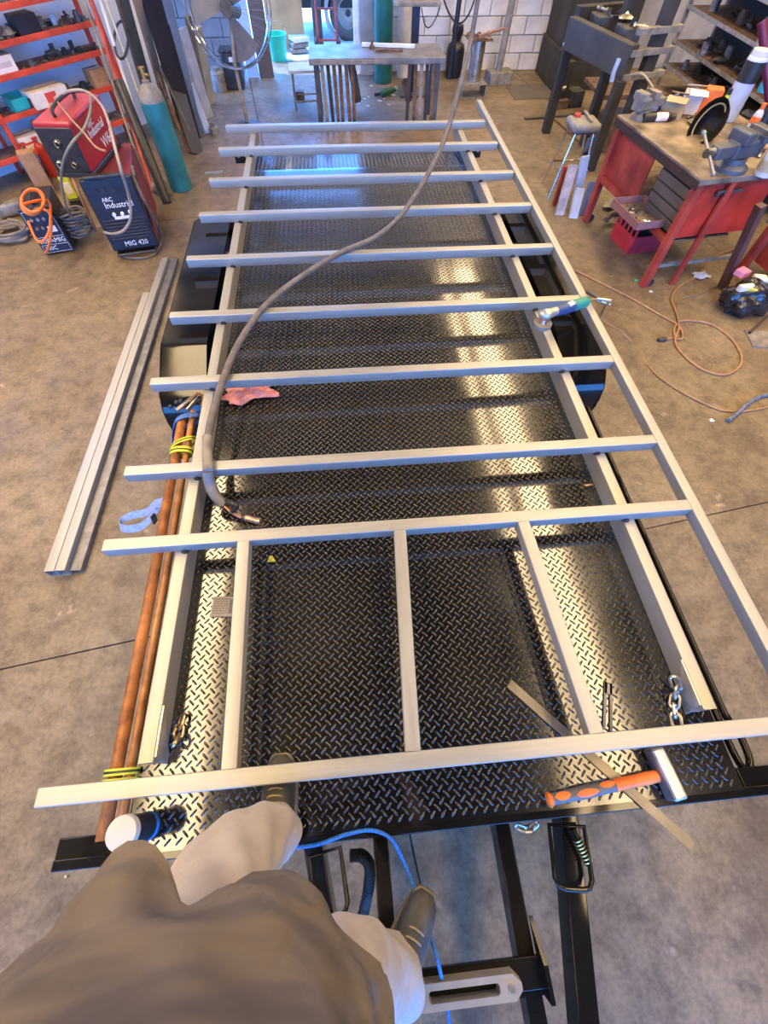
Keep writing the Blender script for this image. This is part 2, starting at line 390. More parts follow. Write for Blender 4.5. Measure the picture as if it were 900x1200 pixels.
for x, sgn in ((-0.735, 1), (1.135, -1)):
    bm = nb(); y0, y1 = 0.065, 5.1
    # rail: square tube with a raked front end
    shs(bm, (x, y0, RT-RH/2), (x, y1, RT-RH/2), 0.050, RH-0.002, 0.005)
    rail = part('side_rail', bm, GALVY, FR)
    # gusset plate closing the raked end
    bm = nb(); prism(bm, [(0,0),(0.02,RH-0.004),(0.17,RH-0.004),(0.03,0)], 0.006, Matrix.Translation((x+sgn*0.0285, y0-0.005, DZ+0.003)) @ Matrix.Rotation(PI/2,4,'Z') @ Matrix.Rotation(PI/2,4,'X'))
    part('gusset_plate', bm, GALV2, FR, False)
    for (_, _, y) in BARS[1:9]:
        bm = nb(); ball(bm, (x+sgn*0.016, y-BS/2-0.004, RT+0.004), 0.011, 8, (1.3,0.8,0.9)); ball(bm, (x+sgn*0.025, y-BS/2+0.002, RT+0.0), 0.009, 8)
        part('weld_tack', bm, mat('burnt_weld', (0.03,0.028,0.026), 0.6, 0.4), FR)

# ================================================================== TRAILER
TRL = thing('car_trailer', 'black painted flatbed trailer with tread plate deck under the steel frame', 'trailer', (0.2, 2.4, 0))
DX0, DX1, DY0, DY1 = -0.80, 1.20, -0.175, 4.45
bm = nb(); box(bm, ((DX0+DX1)/2, (DY0+DY1)/2, DZ-0.004), (DX1-DX0, DY1-DY0, 0.008))
deck = part('deck_plate', bm, DECK, TRL, False)
TAILY = 5.12; TDROP = 0.07
bm = nb(); M_t = Matrix.Translation(((DX0+DX1)/2, (DY1+TAILY)/2, DZ-TDROP/2-0.004)) @ Matrix.Rotation(-math.atan2(TDROP, TAILY-DY1),4,'X')
box(bm, (0,0,0), (DX1-DX0, math.hypot(TAILY-DY1, TDROP), 0.008)); bm.transform(M_t)
tail = part('tail_plate', bm, DECK, TRL, False)
def tread(x0, x1, y0, y1, surf, pitch=0.0245, L=0.031, Wd=0.0078, H=0.0024):
    vs_, fs = [], []; q2 = math.sqrt(0.5)
    R_ = int(math.hypot(x1-x0, y1-y0)/pitch)+2
    for i in range(-R_, R_):
        for j in range(-R_, R_):
            u0, v0 = i*pitch, j*pitch
            cx, cy = x0+(u0-v0)*q2, y0+(u0+v0)*q2
            if not (x0+0.014 < cx < x1-0.014 and y0+0.014 < cy < y1-0.014): continue
            a = rad(45 if (i+j) % 2 else -45); ca, sa = math.cos(a), math.sin(a); b0 = len(vs_)
            for (k, z) in ((1.0, 0.0), (0.62, H)):
                l, ww = L/2*(1 if k == 1 else 0.8), Wd/2*k
                for (u, v) in ((-l,0),(-l*0.6,-ww),(l*0.6,-ww),(l,0),(l*0.6,ww),(-l*0.6,ww)):
                    x, y = cx+u*ca-v*sa, cy+u*sa+v*ca; vs_.append((x, y, surf(x, y)+z))
            for q in range(6): fs.append((b0+q, b0+(q+1)%6, b0+6+(q+1)%6, b0+6+q))
            fs.append(tuple(b0+6+q for q in range(6)))
    return vs_, fs
def tread_part(par, x0, x1, y0, y1, surf):
    v, f = tread(x0, x1, y0, y1, surf); o_ = ORG[par.name]
    me = bpy.data.meshes.new('tread_bars'); me.from_pydata([(a-o_.x, b-o_.y, c-o_.z) for a,b,c in v], [], f); me.materials.append(TREADM)
    for p in me.polygons: p.use_smooth = True
    o = bpy.data.objects.new('tread_bars', me); COL.objects.link(o); o.parent = par; o['kind'] = 'stuff'
tread_part(deck, -0.79, 1.19, DY0+0.004, DY1, lambda x, y: DZ)
tread_part(tail, -0.79, 1.19, DY1+0.01, TAILY-0.02, lambda x, y: DZ-TDROP*(y-DY1)/(TAILY-DY1))
# chassis
for x in (-0.77, 1.17):
    bm = nb(); box(bm, (x, (DY0+TAILY)/2, DZ-0.065), (0.05, TAILY-DY0-0.02, 0.11)); part('chassis_rail', bm, BLACK, TRL, False)
for y in (0.6, 1.4, 2.2, 3.0, 3.8, 4.4):
    bm = nb(); box(bm, (0.2, y, DZ-0.05), (1.88, 0.04, 0.08)); part('cross_member', bm, BLACK, TRL, False)
bm = nb(); box(bm, (0.2, DY0-0.008, DZ-0.035), (2.42, 0.03, 0.065), bev=0.004); fb = part('front_beam', bm, BLACK, TRL)
for x_ in (-0.91, 1.31):
    bm = nb(); box(bm, (x_, DY0+0.03, DZ-0.035), (0.2, 0.06, 0.055), bev=0.004); part("front_beam_end", bm, BLACK, TRL)
for x_ in (-0.975, 1.385):
    bm = nb(); cyl(bm, (x_, DY0-0.036, DZ-0.035), (x_, DY0-0.041, DZ-0.035), 0.008, 12); part("rivet", bm, STEEL, fb)
bm = nb(); box(bm, (0.2, TAILY, DZ-TDROP-0.055), (2.0, 0.05, 0.1)); part('rear_beam', bm, BLACK, TRL, False)
# rear light brackets with two holes
for x in (-0.86, 1.27):
    bm = nb(); box(bm, (x, 4.82, 0.66), (0.13, 0.008, 0.12), bev=0.002); br = part('light_bracket', bm, BLACK, TRL, False)
    for dx in (-0.03, 0.035):
        bm = nb(); cyl(bm, (x+dx, 4.814, 0.655), (x+dx, 4.812, 0.655), 0.011, 12); part('bolt_head', bm, STEEL, br)
# mudguards
GZ = 0.735
for x0, x1 in ((-1.07,-0.815), (1.225,1.48)):
    prof = [(1.80,0.33),(1.78,0.48),(1.80,0.57),(1.86,0.635),(2.12,GZ-0.008),(2.16,GZ),(3.50,GZ),(3.54,GZ-0.008),(3.80,0.635),(3.86,0.57),(3.88,0.48),(3.86,0.33)]
    bm = nb(); pr_ = [Vector((0,y,z)) for y, z in prof]; t = 0.006
    rows = []
    for k, p in enumerate(pr_):
        tn = (pr_[min(k+1,len(pr_)-1)]-pr_[max(k-1,0)]).normalized(); nn = Vector((0,-tn.z,tn.y))
        ins = p-nn*t
        rows.append([bm.verts.new((x0,p.y,p.z)), bm.verts.new((x1,p.y,p.z)), bm.verts.new((x1,ins.y,ins.z)), bm.verts.new((x0,ins.y,ins.z))])
    for A, B2 in zip(rows, rows[1:]):
        for j in range(4): bm.faces.new((A[j], A[(j+1)%4], B2[(j+1)%4], B2[j]))
    bm.faces.new(rows[0][::-1]); bm.faces.new(rows[-1])
    g = part('mudguard', bm, BLACK, TRL, True)
    xo = x0 if x0 < 0 else x1
    bm = nb()
    poly = [(y, z) for y, z in prof]+[(y, z-0.045) for y, z in reversed(prof[1:-1])]
    prism(bm, poly, 0.006, Matrix.Translation((xo,0,0)) @ Matrix.Rotation(PI/2,4,'Z') @ Matrix.Rotation(PI/2,4,'X')); part('guard_lip', bm, BLACK, g, False)
    xm = (x0+x1)/2
    for y in (2.42, 3.2):
        bm = nb(); lathe(bm, [(0.20,-0.09),(0.29,-0.092),(0.315,-0.06),(0.32,0),(0.315,0.06),(0.29,0.092),(0.20,0.09)], 32, Matrix.Translation((xm,y,0.32)) @ Matrix.Rotation(PI/2,4,'Y'))
        wh = part('tyre', bm, BLKR, TRL)
        bm = nb(); lathe(bm, [(0,-0.04),(0.06,-0.05),(0.12,-0.02),(0.19,-0.05),(0.2,-0.09),(0.2,0.09),(0.17,0.05),(0.12,0.03),(0,0.05)], 24, Matrix.Translation((xm,y,0.32)) @ Matrix.Rotation(PI/2,4,'Y'))
        part('wheel_rim', bm, GALV2, wh)
        bm = nb(); box(bm, ((x0*0.2+0.1), y, 0.32), (0.9 if False else 0.3, 0.05, 0.05)); part('axle_stub', bm, DGREY, wh, False)
# rope rails along both sides of the deck (double rod ending in a loop)
for sx, xr in ((1, 1.255),):
    bm = nb(); pts = spline([(xr, 1.6, 0.62),(xr, 0.5, 0.62),(xr+0.005, 0.1, 0.62),(xr+0.01,-0.07,0.615),(xr+0.03,-0.125,0.61),(xr+0.06,-0.10,0.61),(xr+0.065,-0.02,0.61),(xr+0.045,0.04,0.615),(xr+0.035,0.2,0.62),(xr+0.03,1.6,0.62)], 8)
    tube(bm, pts, 0.0125, 8); part('rope_rail', bm, BLACK, TRL)
bm = nb(); tube(bm, spline([(-0.845,-0.02,0.64),(-0.84,-0.09,0.635),(-0.80,-0.125,0.63),(-0.775,-0.09,0.63)],6), 0.009, 8); part('rope_rail', bm, BLACK, TRL)
bm = nb(); tube(bm, [(-0.83,3.62,0.6),(-0.83,4.85,0.6)], 0.012, 8); part('rope_rail', bm, BLACK, TRL)
# drawbar beams
ZD = 0.60
def beam(name, a, b, w_, h, m=BLACK):
    bm = nb(); bar(bm, a, b, w_, h, bev=0.004); return part(name, bm, m, TRL)
beam('drawbar_beam', (-0.01,-0.2,ZD-0.05), (0.0,-1.5,ZD-0.05), 0.05, 0.09)
beam('drawbar_beam', (0.40,-0.2,ZD-0.05), (0.40,-1.5,ZD-0.05), 0.05, 0.09)
beam('drawbar_beam', (0.635,-0.2,ZD-0.06), (0.335,-1.75,ZD-0.06), 0.06, 0.1)
beam('drawbar_beam', (-0.235,-0.2,ZD-0.06), (0.065,-1.75,ZD-0.06), 0.06, 0.1)
beam('coupling_beam', (0.2,-1.55,ZD-0.06), (0.2,-2.0,ZD-0.06), 0.08, 0.09)
# winch mount with an aluminium fairlead
bm = nb(); box(bm, (0.2,-0.555,ZD+0.01), (0.46,0.07,0.02), bev=0.003); box(bm, (0.2,-0.60,ZD-0.04), (0.46,0.012,0.09)); part('winch_mount', bm, BLACK, TRL)
for x in (0.0, 0.4):
    bm = nb(); prism(bm, [(-0.05,0),(0.12,0),(0.03,0.07),(-0.05,0.07)], 0.012, Matrix.Translation((x+0.035 if x > 0.2 else x-0.035, -0.56, ZD-0.01)) @ Matrix.Rotation(PI/2,4,'Z') @ Matrix.Rotation(PI/2,4,'X')); part('mount_gusset', bm, BLACK, TRL, False)
FZ = ZD+0.02; FYF = -0.565
bm = nb()
def oct_ring(sx, sy, ch): return [(-sx+ch,-sy),(sx-ch,-sy),(sx,-sy+ch),(sx,sy-ch),(sx-ch,sy),(-sx+ch,sy),(-sx,sy-ch),(-sx,-sy+ch)]
oo, ii = oct_ring(0.165,0.03,0.022), oct_ring(0.10,0.0125,0.006)
for z0, z1 in ((0,0.04),):
    R0 = [bm.verts.new((0.195+x, FYF+y, FZ+z0)) for x,y in oo]; R1 = [bm.verts.new((0.195+x*0.985, FYF+y*0.92, FZ+z1)) for x,y in oo]
    I1 = [bm.verts.new((0.195+x, FYF+y, FZ+z1)) for x,y in ii]; I0 = [bm.verts.new((0.195+x*0.97, FYF+y*0.9, FZ+z0)) for x,y in ii]
    for A, B2 in ((R0,R1),(R1,I1),(I1,I0),(I0,R0)):
        for j in range(8): bm.faces.new((A[j], A[(j+1)%8], B2[(j+1)%8], B2[j]))
fl = part('fairlead', bm, ALU, TRL, False)
for dx in (-0.132, 0.132):
    bm = nb(); cyl(bm, (0.195+dx, FYF, FZ+0.038), (0.195+dx, FYF, FZ+0.046), 0.010, 6); part('bolt_head', bm, STEEL, fl, False)
# D handles
def dhandle(c, rz, w_, l, r=0.008):
    with xf(TR(c[0], c[1], c[2], rz=rz)):
        bm = nb(); pts = [(-w_/2,0,0),(-w_/2,-l+0.025,0),(-w_/2+0.01,-l+0.006,0),(-w_/2+0.03,-l,0),(w_/2-0.03,-l,0),(w_/2-0.01,-l+0.006,0),(w_/2,-l+0.025,0),(w_/2,0,0)]
        tube(bm, [Vector(p) for p in pts], r, 8, closed=True); return part('d_handle', bm, BLACK, TRL)
dhandle((0.60,-0.225,ZD+0.03), -8, 0.115, 0.16)
dhandle((-0.19,-0.225,ZD+0.03), 8, 0.10, 0.16)
# spring pin beside the handle
bm = nb(); cyl(bm, (0.615,-0.235,ZD+0.03), (0.645,-0.33,ZD+0.02), 0.012, 10); sp_ = part('latch_pin', bm, BLACK, TRL)
bm = nb()
for k in range(7):
    p = Vector((0.625,-0.265,ZD+0.03)).lerp(Vector((0.642,-0.322,ZD+0.021)), k/6); d = Vector((0.03,-0.095,-0.01)).normalized()
    x = d.orthogonal().normalized(); y = d.cross(x); tube(bm, [p+(x*math.cos(a*PI/6)+y*math.sin(a*PI/6))*0.0145 for a in range(12)], 0.0022, 5, closed=True)
part('spring_coil', bm, BRASS, sp_)
# safety chain under the front beam, and lock hook
def chain_links(pts, L_, r, wd=None, tilt0=0):
    out = []
    for k, (a, b) in enumerate(zip(pts, pts[1:])):
        a, b = Vector(a), Vector(b); d = (b-a).normalized(); c = (a+b)/2
        x = d.orthogonal().normalized(); y = d.cross(x); ang = tilt0+k*PI/2
        s_ = x*math.cos(ang)+y*math.sin(ang); W_ = (wd or L_*0.3)
        bm = nb(); q = []
        for i in range(16):
            t = 2*PI*i/16; u = math.cos(t); q.append(c + d*((L_/2-W_)*(1 if u > 0 else -1)+W_*u) + s_*(W_*math.sin(t)))
        tube(bm, q, r, 6, closed=True); out.append(bm)
    return out
# ================================================================== LOOSE THINGS ON AND BY THE TRAILER
TD = DZ+0.0022    # top of the tread bars
# rusty pipes lying along the left edge
bm = nb(); tube(bm, [(-0.862,-0.13,0.6945),(-0.868,0.7,0.6945),(-0.885,1.60,0.6945)], 0.021, 14); solo('rusty_pipe', bm, RUST, 'thicker outer rusty brown steel pipe lying along the left side of the trailer', 'pipe')
bm = nb(); tube(bm, [(-0.817,-0.13,0.6895),(-0.822,0.7,0.6895),(-0.838,1.66,0.6895)], 0.0155, 14); solo('rusty_pipe', bm, mat('rusty_steel_light', (0.33,0.13,0.04), 0.6, 0.3, 0.3, 14, 0.3, 120, col2=(0.5,0.24,0.08)), 'thinner inner rusty pipe lying between the thick pipe and the silver rail', 'pipe')
def wrap_loop(y, dy, rx=0.056, rz_=0.030, cx=-0.857, cz=0.690):
    out = []
    for k in range(21):
        a = 2*PI*k/20; out.append((cx+rx*math.cos(a), y+dy*math.cos(a), cz+rz_*math.sin(a)))
    return out
st = thing('hi_vis_strap', 'yellow and green strap crossed around the rusty pipes near the mudguard', 'strap', (-0.857, 1.42, 0.66))
for y, dy, ww in ((1.39, 0.0, 0.034), (1.44, 0.03, 0.026)):
    bm = nb(); strip(bm, wrap_loop(y, dy, 0.058 if dy else 0.055, 0.033 if dy else 0.030), ww, (0,1,0), 0.002); band = part('webbing', bm, HIVIS, st)
    bm = nb(); strip(bm, wrap_loop(y, dy, 0.0595 if dy else 0.0565, 0.0345 if dy else 0.0315), ww*0.22, (0,1,0), 0.002); part('dark_stripe', bm, BLKP, band)
st = thing('hi_vis_strap', 'yellow and green strap wrapped around the rusty pipes at their near end', 'strap', (-0.85, 0.04, 0.66))
for y in (0.05, 0.022):
    bm = nb(); strip(bm, wrap_loop(y, 0.0, 0.056, 0.030, cx=-0.846), 0.02, (0,1,0), 0.002); band = part('webbing', bm, HIVIS, st)
    bm = nb(); strip(bm, wrap_loop(y, 0.0, 0.0575, 0.0315, cx=-0.846), 0.007, (0,1,0), 0.002); part('dark_stripe', bm, BLKP, band)
st = thing('hi_vis_strap', 'green strap tail hanging in a loop beside the rusty pipes', 'strap', (-0.90, 0.55, 0.6))
bm = nb(); strip(bm, [(-0.885,0.60,0.70),(-0.91,0.61,0.66),(-0.925,0.58,0.62),(-0.93,0.53,0.60),(-0.92,0.48,0.62),(-0.895,0.46,0.66),(-0.884,0.47,0.685)], 0.018, (0,0.3,1), 0.002); part('webbing', bm, mat('faded_green_webbing', (0.35,0.45,0.2), 0.8), st)
# blue strap with ratchet at the far end of the pipes
st = thing('ratchet_strap', 'blue strap with a steel ratchet tied around the far ends of the rusty pipes', 'strap', (-0.87, 1.66, 0.66))
bm = nb(); strip(bm, wrap_loop(1.60, 0.02, 0.062, 0.036), 0.03, (0,1,0), 0.003); part('webbing', bm, BLUE, st)
bm = nb(); strip(bm, spline([(-0.92,1.60,0.69),(-0.955,1.57,0.62),(-0.965,1.52,0.55),(-0.95,1.47,0.50)],5), 0.03, (0.3,1,0), 0.003); part('strap_tail', bm, BLUE, st)
bm = nb(); bar(bm, (-0.90,1.63,0.735), (-0.83,1.72,0.735), 0.02, 0.014, bev=0.003); bar(bm, (-0.845,1.62,0.74), (-0.80,1.70,0.745), 0.008, 0.02); part('ratchet_body', bm, STEEL, st)
bm = nb(); tube(bm, spline([(-0.84,1.68,0.74),(-0.80,1.72,0.755),(-0.77,1.69,0.75),(-0.78,1.64,0.74)],5), 0.006, 6); part('hook', bm, RUST, st)
bm = nb()
for k in range(9): ball(bm, (-0.95+0.02*k+random.uniform(-.006,.006), 1.70+random.uniform(-.02,.02), 0.700+random.uniform(0,0.01)), 0.012, 6)
part('chain_heap', bm, DGREY, st, kind='stuff')
# blue webbing loop hanging on the left
st = thing('webbing_loop', 'faded blue webbing strap hanging in a loop left of the rusty pipes', 'strap', gp(165,612,0.3))
P_ = [(-0.885,1.12,0.66)]+[tuple(gp(x,y,z)) for x,y,z in ((183,590,0.5),(172,600,0.36),(155,604,0.3),(143,610,0.27),(141,617,0.26),(150,620,0.27),(165,617,0.30),(176,608,0.36),(184,597,0.46),(190,588,0.56))]+[(-0.884,1.16,0.67)]
bm = nb(); strip(bm, spline(P_,5), 0.045, (0.15,0.55,0.8), 0.003); part('webbing', bm, BLUEG, st)
a = gp(182,612,0.42); bm = nb(); bar(bm, a, a+Vector((0.035,-0.02,0.10)), 0.03, 0.012, bev=0.003); part('hook', bm, BLKP, st)

# chains by the rail ends
def chain(name, label, pts, L_, r, m):
    t = thing(name, label, 'chain', pts[-1])
    for bm in chain_links(pts, L_, r): part('link', bm, m, t)
CHM = mat('plated_chain', (0.55,0.42,0.3), 0.3, 0.95, 0.3, 30)
def cpath(px, zs, n, L_):
    P = [gp(x, y, z) for (x, y), z in zip(px, zs)]; S = spline(P, 12); out = [S[0]]; acc = 0
    for a, b in zip(S, S[1:]):
        acc += (b-a).length
        if acc >= L_*0.68: out.append(b); acc = 0
    return out[:n+1]
chain('lashing_chain', 'short bronze coloured chain lying by the left rail end', cpath([(204,872),(209,862),(211,850),(215,838)], (0.735,0.71,0.70,0.695), 5, 0.045), 0.048, 0.0055, CHM)
chain('lashing_chain', 'short silver chain hanging from the right rail end', cpath([(790,795),(794,808),(790,822),(791,836),(794,850)], (0.75,0.73,0.705,0.695,0.693), 5, 0.045), 0.05, 0.0055, mat('silver_chain', (0.6,0.56,0.48), 0.3, 0.95, 0.2, 30))

# welding torch with its long cable coming down from overhead
TO = thing('welding_torch', 'welding torch with a long grey cable draped over the crossbars', 'welding torch', gp(300,608,TD))
cz = BT+0.02
cp = [Vector((1.25,4.35,4.55)), Vector((1.05,4.15,3.0)), yp(560,0,4.0), yp(550,55,3.92), yp(536,112,3.78), yp(520,165,3.6), yp(498,210,3.38), yp(470,252,3.17), gp(440,278,cz), gp(400,296,cz), gp(358,321,cz), gp(313,356,cz), gp(280,402,cz), gp(259,452,cz), gp(246,500,cz), gp(243,530,cz), gp(244,552,cz)]
CS = spline(cp, 7)
bm = nb(); tube(bm, CS, [0.0145+0.0035*min(1,i/len(CS)) for i in range(len(CS))], 10); part('cable', bm, GREYC, TO)
bm = nb(); sp2 = spline([gp(243,512,cz), gp(243,535,cz), gp(244,553,cz+0.002)], 24)
tube(bm, sp2, [0.021+0.0018*(i % 2) for i in range(len(sp2))], 10); part('strain_relief', bm, DUST, TO)
hp = spline([gp(243,552,BT+0.022), gp(246,566,0.80), gp(252,580,0.765), gp(262,592,0.735)], 6)
bm = nb(); tube(bm, hp, [0.021+0.004*math.sin(PI*i/(len(hp)-1)) for i in range(len(hp))], 12); hd = part('handle', bm, mat('grey_torch_handle', (0.16,0.15,0.145), 0.5, 0, 0.15, 20), TO)
bm = nb(); tube(bm, spline([gp(266,588,0.745), gp(273,590,0.76), gp(277,594,0.75), gp(272,599,0.73)],5), 0.013, 8); part('trigger', bm, BLKP, hd)
bm = nb(); tube(bm, spline([gp(262,592,0.735), gp(270,599,0.722), gp(280,605,0.708), gp(287,607,0.702)],6), 0.0085, 10); part('neck', bm, COPPER, TO)
bm = nb(); tube(bm, [gp(284,606,0.702), gp(288,607,0.702)], 0.014, 12); part('collar', bm, DGREY, TO)
n0, n1 = gp(287,606.5,0.702), gp(305,611,0.698); bm = nb(); tube(bm, [n0, n0.lerp(n1,0.5), n1, n1, n1-(n1-n0)*0.05], [0.0135,0.0145,0.0135,0.010,0.009], 14); part('nozzle', bm, COPPER, TO)
# pink rag
def rag(name, m, label, c, sx, sy, rz, h=0.03, seed=1):
    rnd = random.Random(seed); bm = nb(); n = 18; ph = [rnd.uniform(0,6.28) for _ in range(8)]
    g_ = []
    for i in range(n+1):
        row = []
        for j in range(n+1):
            u, v = i/n-0.5, j/n-0.5
            ed = 1-0.35*math.sin(5*math.atan2(v,u)+ph[0])*max(abs(u),abs(v))
            z = h*(0.25+0.5*abs(math.sin(9*u+4*v+ph[1]))*0.6+0.4*abs(math.sin(13*v-5*u+ph[2]))*0.6)*(1-1.7*max(abs(u),abs(v))**2)
            row.append(bm.verts.new((u*sx*ed, v*sy*ed, 0.004+max(0.0,z))))
        g_.append(row)
    for i in range(n):
        for j in range(n): bm.faces.new((g_[i][j], g_[i+1][j], g_[i+1][j+1], g_[i][j+1]))
    r = bmesh.ops.extrude_face_region(bm, geom=bm.faces[:]); 
    for v in [q for q in r['geom'] if isinstance(q, bmesh.types.BMVert)]: v.co.z = max(0.0, v.co.z-0.004)
    with xf(TR(c[0],c[1],c[2],rz=rz)): return solo(name, bm, m, label, 'rag')
rag('shop_rag', PINK, 'crumpled pink rag lying on the tread plate near the left rail', gp(293,464,TD), 0.26, 0.12, 12, 0.06, 3)
# data plate
c0 = gp(262,711,TD)
DP = thing('data_plate', 'small grey metal data plate with rows of fine print on the deck', 'plate', c0)
with xf(TR(c0.x,c0.y,c0.z,rz=-4)):
    bm = nb(); box(bm, (0,0,0.0025), (0.092,0.082,0.004), bev=0.001); pl = part('plate', bm, mat('data_plate_grey', (0.24,0.21,0.18), 0.55, 0.2), DP)
    DKP = mat('dark_print', (0.1,0.09,0.08), 0.6)
    for r_ in range(7):
        bm = nb()
        x = -0.038
        while x < 0.016:
            l = random.uniform(0.005,0.012); box(bm, (x+l/2, 0.03-r_*0.0095, 0.0048), (l,0.0042,0.0006)); x += l+0.003
        part('print_row', bm, DKP, DP, False, kind='stuff')
    bm = nb(); box(bm, (0.031,0,0.0048), (0.016,0.06,0.0006)); part('print_block', bm, DKP, DP, False)
c0 = gp(318,655,TD); bm = nb(); prism(bm, [(-0.016,-0.014),(0.02,-0.014),(0.012,0.002),(0.002,0.016),(-0.008,0.012)], 0.003, Matrix.Translation(c0+Vector((0,0,0.002)))); solo('plastic_tag', bm, YELL, 'tiny yellow plastic scrap on the deck by the second crossbar', 'scrap', smooth=False)
# orange tipped anchor bolt at right rail
c0 = gp(690,569,TD+0.006); bm = nb(); tube(bm, [c0-Vector((0.02,0,0)), c0+Vector((0.02,0.004,0))], 0.007, 8); solo('copper_stub', bm, COPPER, 'small copper coloured stub on the deck against the right rail', 'offcut')
# flat steel bar
a, b = gp(597,801,TD+0.003), gp(812,992,TD+0.003)
bm = nb(); bar(bm, a, b, 0.032, 0.004); solo('flat_bar', bm, mat('brown_flat_bar', (0.17,0.15,0.12), 0.4, 0.6, 0.25, 8), 'long flat steel strip lying diagonally on the deck and past its edge', 'steel strip', smooth=False)
a, b = gp(713,800,TD+0.003), gp(712,856,TD+0.003)
t = thing('slotted_strip', 'narrow dark steel strip with a slot beside the right short bar', 'steel strip', a)
d = (b-a).normalized(); s_ = Vector((-d.y,d.x,0))
for k in (-1, 1):
    bm = nb(); bar(bm, a+s_*k*0.009, b+s_*k*0.012, 0.009, 0.004); part('side_arm', bm, DUST, t, False)
bm = nb(); bar(bm, a, a.lerp(b,0.25), 0.026, 0.004); part('end_plate', bm, DUST, t, False)
# club hammer
HM = thing('club_hammer', 'club hammer with an orange and grey rubber grip on the front deck edge', 'hammer', gp(705,925,TD))
a, b = gp(641,938,TD+0.022), gp(772,909,TD+0.03); d = (b-a)
GREYG = mat('grey_rubber', (0.11,0.10,0.10), 0.6, 0, 0.15, 20, 0.1, 80)
def seg(t0, t1, rs, m, nm, par=HM, n=14):
    bm = nb(); k = len(rs); tube(bm, [a+d*(t0+(t1-t0)*i/(k-1)) for i in range(k)], rs, n); return part(nm, bm, m, par)
gr = seg(0.03, 0.62, [0.017,0.0165,0.018,0.0195,0.019,0.0175,0.018], GREYG, 'grip')
seg(0.0, 0.045, [0.014,0.021,0.023,0.020,0.017], ORANGE, 'pommel')
seg(0.60, 0.985, [0.0185,0.019,0.018,0.0185,0.019,0.0175], ORANGE, 'upper_grip')
def patch(t0, t1, r, wdt, ang):
    bm = nb(); p0, p1 = a+d*t0, a+d*t1; dn = d.normalized(); x = dn.cross(Vector((0,0,1))).normalized(); up = x.cross(dn)
    rows = []
    for i in range(9):
        f = i/8; c_ = p0.lerp(p1, f); hw = wdt*math.sin(PI*f)**0.6
        rows.append([bm.verts.new(c_+(x*math.sin(ang+q*hw)+up*math.cos(ang+q*hw))*r) for q in (-1,-0.5,0,0.5,1)])
    for A, B2 in zip(rows, rows[1:]):
        for j in range(4): bm.faces.new((A[j],A[j+1],B2[j+1],B2[j]))
    part('orange_inlay', bm, ORANGE, gr)
patch(0.06,0.20,0.0186,0.7,-0.3); patch(0.24,0.44,0.0202,0.6,0.1); patch(0.46,0.60,0.0188,0.6,-0.6)
hc = gp(779,906,TD+0.034); bm = nb(); M_ = Matrix.Translation(hc) @ Matrix.Rotation(rad(8),4,'Z'); box(bm, (0,0,0), (0.048,0.15,0.058), None, 0.008); bm.transform(M_); part('head', bm, mat('hammer_steel', (0.35,0.37,0.42), 0.35, 0.85, 0.2, 14), HM)
# standing tumbler with white lid
cb = gp(177,967,TD)
TB = thing('tumbler', 'black insulated tumbler with white lid standing on the front left deck corner', 'tumbler', cb)
with xf(TR(cb.x,cb.y,cb.z)):
    bm = nb(); lathe(bm, [(0,0),(0.034,0),(0.036,0.004),(0.037,0.02),(0.0395,0.15),(0.0395,0.158),(0,0.158)], 28); part('body', bm, BLKP, TB)
    bm = nb(); lathe(bm, [(0.0385,0.028),(0.0395,0.030),(0.0396,0.046),(0.0385,0.048)], 28); part('blue_band', bm, mat('blue_band', (0.03,0.2,0.6), 0.4), TB)
    bm = nb(); lathe(bm, [(0.0395,0.158),(0.043,0.160),(0.0435,0.178),(0.041,0.184),(0.02,0.186),(0,0.186)], 28); part('lid', bm, mat('cream_lid', (0.48,0.44,0.38), 0.5), TB)
# blue winch rope and corrugated hose at the drawbar
RP = [gp(322,935,TD+0.01), gp(335,925,TD+0.008), gp(318,962,TD+0.006), gp(300,990,TD+0.004), gp(330,993,0.69), gp(370,990,0.70), gp(405,978,0.71), gp(435,973,0.715), gp(458,983,0.70), gp(473,1010,0.66), gp(487,1045,0.63), gp(500,1085,0.615), gp(510,1115,0.66), gp(517,1143,0.66), gp(519,1149,0.59), gp(524,1180,0.52), gp(532,1230,0.48)]
bm = nb(); tube(bm, spline(RP, 8), 0.0055, 8); solo('winch_rope', bm, ROPE, 'blue synthetic winch rope running from the deck through the fairlead', 'rope')
hp = spline([gp(425,1075,0.3), gp(432,1040,0.35), gp(433,1015,0.42), gp(424,1003,0.47), gp(410,1003,0.48)], 14)
bm = nb(); tube(bm, hp, [0.017+0.004*(i % 2) for i in range(len(hp))], 10); solo('corrugated_hose', bm, BLKR, 'black corrugated hose hanging between the drawbar beams', 'hose')
bm = nb(); tube(bm, spline([gp(448,985,0.58), gp(446,1010,0.5), gp(447,1040,0.4), gp(450,1060,0.3)], 6), 0.012, 8); solo('electrical_conduit', bm, DUST, 'grey conduit hanging beside the corrugated hose under the deck front', 'conduit')
for k, (px, py) in enumerate(((386,978),(392,1000))):
    pass
bm = nb(); c0 = gp(622,966,0.59)
CH2 = thing('safety_chain', 'short dark chain hanging under the front beam by the drawbar', 'chain', c0)
bm.free()
for bm in chain_links([gp(606,968,0.60), gp(614,972,0.595), gp(622,971,0.59), gp(629,965,0.60)], 0.034, 0.0045): part('link', bm, STEEL, CH2)
